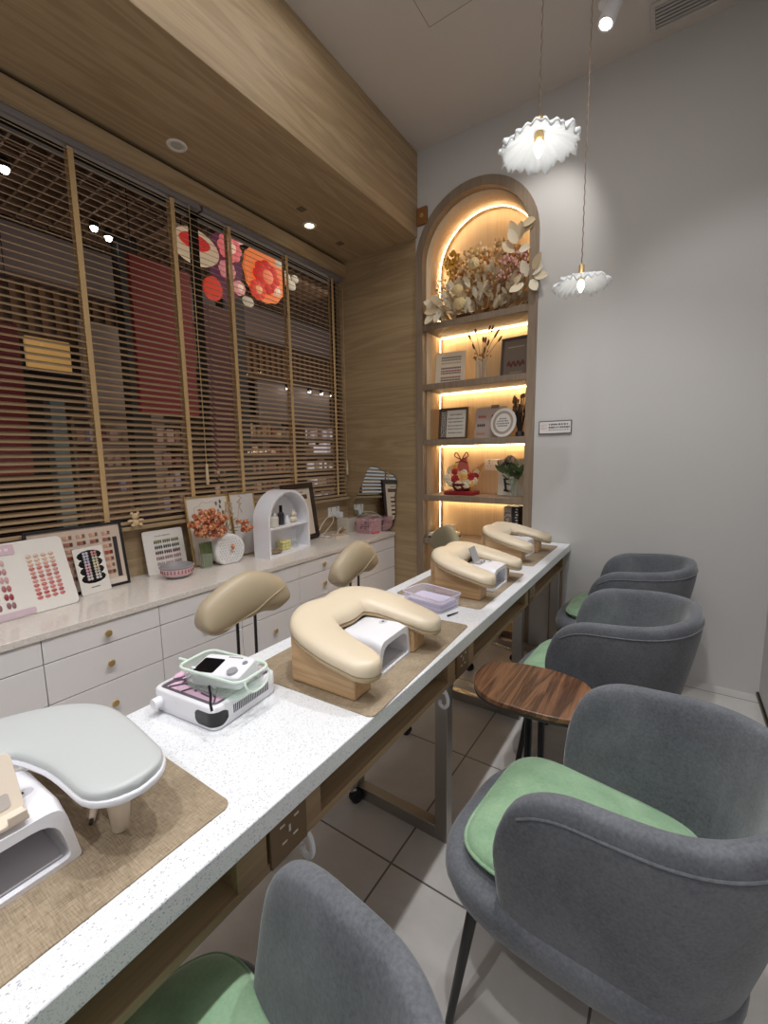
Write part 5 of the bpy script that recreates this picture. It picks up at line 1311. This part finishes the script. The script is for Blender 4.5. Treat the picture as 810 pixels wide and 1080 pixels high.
for x, y, z in ((-.09, -.02, .24), (.0, -.03, .26), (.02, 0, .24), (-.04, 0, .27)): m.ell((x, y, z), (0.014, 0.014, 0.024), 10, 7)
m.build('buds', C((166, 120, 110), 0.6), gs)
# lowest visible shelf: upright books and a small stack
def book(x0, w_, h_, c, label, word=None, tc=None, d=0.21):
    t = thing('large_book', label, 'book', (x0 + w_ / 2, 3.05, SH[4] + 0.0004), 0, 'large upright books on the lowest visible niche shelf')
    MB().b2((-w_ / 2, 0, 0), (w_ / 2, d, h_)).build('cover', C(c, 0.5), t, bevel=0.002)
    MB().b2((-w_ / 2 + 0.003, 0.006, h_ - 0.001), (w_ / 2 - 0.003, d - 0.004, h_ + 0.0006)).build('pages', C((220, 214, 204)), t)
    if word: text('spine_title', word, w_ * 1.15, tc, t, (0, -0.0006, h_ * 0.5), (R(90), R(90), 0))
    return t
book(-1.015, 0.055, 0.285, (150, 136, 124), 'grey book with black lettering down its spine beside the black book', 'LOEWE', M['ink'])
b_ = book(-0.955, 0.05, 0.285, (26, 24, 26), 'black book with pale lettering down its spine at the right of the shelf')
m = MB()
for k in range(12): m.box((0.008 + rr.uniform(-.003, .003), -0.0006, 0.27 - 0.02 * k), (0.016, 0.001, 0.012 * rr.uniform(.6, 1)))
m.build('spine_printing', C((190, 180, 172)), b_)
for k, (w_, h_, c) in enumerate(((0.22, 0.012, (70, 66, 66)), (0.21, 0.014, (222, 216, 208)), (0.19, 0.012, (236, 232, 226)))):
    tag(MB().box((0, 0, h_ / 2), (w_, 0.17, h_)).build('flat_book', C(c, 0.5), None, (-1.53, 3.14, SH[4] + 0.0006 + [0, 0.0125, 0.027][k]), (0, 0, R(4 - 5 * k)), bevel=0.002), ['dark flat book at the bottom of the little pile on the lowest visible shelf', 'pale flat book in the middle of the little pile on the lowest visible shelf', 'white flat book on top of the little pile on the lowest visible shelf'][k], 'book')
t = thing('small_box', 'small white box standing on the pile of flat books', 'box', (-1.49, 3.16, SH[4] + 0.0405), R(10))
MB().box((0, 0, 0.0275), (0.085, 0.07, 0.055)).build('body', C((232, 222, 206), 0.5), t, bevel=0.002)
MB().box((0, 0, 0.058), (0.088, 0.073, 0.006)).build('lid', C((236, 228, 214), 0.5), t, bevel=0.002)

# dried flower arrangement in the arch
t = thing('dried_flower_arrangement', 'big arrangement of cream leaves and dried flowers filling the arch top of the niche', 'dried flowers', (NX, YB + 0.12, SH[0] + 0.0004))
rr = random.Random(21)
ml = [C((232, 218, 190), 0.7), C((218, 198, 164), 0.7), C((236, 226, 204), 0.7)]
m = MB()
spots = []
for k in range(210):
    x = rr.uniform(-.31, .36); hmax = 0.11 + 0.22 * max(0, 1 - abs(x - 0.05) / .42)
    z = rr.uniform(0.02, hmax); y = rr.uniform(-.13, .06)
    d = Vector((x * 1.2 + rr.uniform(-.5, .5), -0.6 + rr.uniform(-.5, .4), 0.35 + rr.uniform(-.7, .8)))
    leaf(m, (x - d.x * .03, y, z), d, (rr.uniform(-.3, .3), -1, rr.uniform(0, .6)), rr.uniform(.055, .09), rr.uniform(.03, .045), rr.randrange(3), rr.uniform(-.2, .3))
for x, y, z, dx, dz in ((-.30, -.13, .06, -.3, -.5), (-.28, -.12, .12, -.9, .3), (-.25, -.13, .08, -.2, -.9), (-.27, -.12, .09, -.9, -.2), (-.23, -.13, .11, -.5, .5),
                        (.40, -.12, .18, .9, .2), (.42, -.13, .2, .6, .8), (.41, -.13, .14, .5, -.9), (.43, -.13, .16, .9, -.3), (.38, -.12, .17, -.2, .8), (.36, -.12, .13, -.7, -.4),
                        (.32, -.1, .42, .2, .9), (.33, -.11, .46, .9, .1), (.3, -.1, .40, -.4, .8), (.29, -.1, .44, -.2, .9), (.34, -.12, .5, .9, -.15), (.28, -.08, .36, -.5, .4), (.32, -.1, .36, .5, -.2)):
    leaf(m, (x, y, z), (dx, -0.25, dz), (0, -1, .2), 0.105, 0.06, rr.randrange(3), 0.1)
m.build('leaves', ml, t, angle=70)
def clump(name, cx, cz, rx, rz, n_, mats, r, y0=-.08, y1=.06):
    m = MB()
    for k in range(n_):
        a, b_ = rr.uniform(0, 2 * PI), rr.uniform(0, 1) ** .5
        m.ell((cx + rx * b_ * math.cos(a), rr.uniform(y0, y1), cz + rz * b_ * math.sin(a)), (r * rr.uniform(.6, 1.2), r * rr.uniform(.6, 1.2), r * rr.uniform(.7, 1.5)), 6, 4, rr.randrange(len(mats)))
    return m.build(name, mats, t)
clump('yellow_statice', -.2, .40, .06, .11, 110, [C((206, 160, 62), 0.8), C((186, 132, 40), 0.8), C((222, 184, 90), 0.8)], .012)
clump('yellow_statice', -.06, .42, .05, .09, 70, [C((222, 184, 90), 0.8), C((206, 160, 70), 0.8)], .010, 0, .1)
clump('tan_filler', .08, .32, .27, .18, 620, [C((222, 186, 134), 0.8), C((206, 160, 106), 0.8), C((232, 206, 164), 0.8)], .013, -.07, .1)
clump('small_filler', -.24, .2, .11, .14, 130, [C((206, 176, 120), 0.8), C((190, 152, 96), 0.8)], .008)
m = MB()
for k in range(46):
    b0 = Vector((0.12 + rr.uniform(-.05, .08), -.12, 0.08 + rr.uniform(0, .08))); e = Vector((0.3 + rr.uniform(-.1, .08), -.14 + rr.uniform(-.02, .03), .26 + rr.uniform(-.09, .07)))
    if k < 16: m.tube([b0, e], 0.0022, 5)
    m.ell(e, (0.009, 0.009, 0.012), 6, 4, 1)
m.build('pink_sprigs', [C((150, 106, 76), 0.8), C((206, 150, 140), 0.8)], t)
for x, z, r in ((-.085, .09, .046), (-.1, .18, .042), (.02, .33, .04)):
    m = MB(); q = Matrix.Translation((x, -.15, z)) @ Matrix.Rotation(R(90), 4, 'X')
    for ring, (cnt, rr_, h_) in enumerate(((14, 1.0, 0), (11, .72, .008), (8, .45, .014), (5, .2, .018))):
        for k in range(cnt):
            a = 2 * PI * (k + ring * .5) / cnt; m.ell(q @ Vector((r * .75 * rr_ * math.cos(a), r * .75 * rr_ * math.sin(a), h_)), (r * .28, r * .2, r * .28), 7, 5)
    m.build('cream_bloom', C((226, 202, 150), 0.8), t)
m = MB(); 
for k in range(40):
    x = rr.uniform(-.3, .35); e = Vector((x * 1.1, rr.uniform(-.1, .08), rr.uniform(.2, .5) * (1 - .6 * abs(x) / .4))); m.tube(catmull([(x * .4, 0, 0.0), (x * .8, e.y * .5, e.z * .5), e], 3), 0.0018, 5)
m.build('stems', C((176, 140, 90), 0.8), t)
MB().box((0, 0, 0.02), (0.3, 0.14, 0.04)).build('base', C((120, 84, 56), 0.8), t, bevel=0.008)

# =================================================================== pendant lamps
def ruffle(a, r, z):
    k = max(0, (r - 0.04) / 0.075)
    return (0.006 * k ** 2 * math.sin(13 * a) + 0.003 * k ** 3 * math.sin(29 * a + 1), 0.006 * k ** 2 * math.cos(5 * a + .6) + 0.007 * k ** 3 * math.sin(26 * a) + 0.003 * k ** 3 * math.sin(15 * a))
def pendant(loc, rot, label):
    t = thing('pendant_lamp', label, 'pendant lamp', loc, rot, 'ruffled glass pendant lamps')
    MB().lathe([(0.013, 0.0), (0.022, -0.002), (0.05, -0.010), (0.078, -0.021), (0.095, -0.030), (0.107, -0.036), (0.115, -0.040), (0.118, -0.050)], 132, cap0=False, cap1=False, wob=ruffle).build('shade', M['shade'], t, angle=180, solid=0.0025, soff=0)
    MB().lathe([(0.004, 0.045), (0.012, 0.04), (0.013, 0.0), (0.015, -0.004), (0.015, -0.022), (0.010, -0.024)], 20).build('lamp_holder', M['brass'], t)
    MB().lathe([(0.009, -0.022), (0.014, -0.034), (0.016, -0.044), (0.012, -0.06), (0.004, -0.075), (0.0005, -0.077)], 18).build('bulb', M['bulb'], t)
    L_ = ZC - loc[2]
    MB().tube([(0.0012 * math.cos(k * 1.1), 0.0012 * math.sin(k * 1.1), 0.044 + (L_ - 0.054) * k / 180) for k in range(181)], 0.0022, 5).build('cord', C((104, 84, 66), 0.7), t)
    MB().lathe([(0.045, L_ - 0.022), (0.05, L_ - 0.018), (0.05, L_ - 0.0005)], 24).build('ceiling_rose', M['brass'], t)
    ld = light('pendant_bulb_light', 'POINT', (loc[0], loc[1], loc[2] - 0.06), 0.5, (1.0, 0.93, 0.82), shadow_soft_size=0.02)
    return t
pendant((-0.428, 1.56, 2.385), (0, 0, 0), 'white ruffled glass pendant lamp hanging higher and nearer, in front of the arch')
pendant((-0.401, 2.20, 2.15), (0, 0, R(40)), 'white ruffled glass pendant lamp hanging lower, against the grey wall')
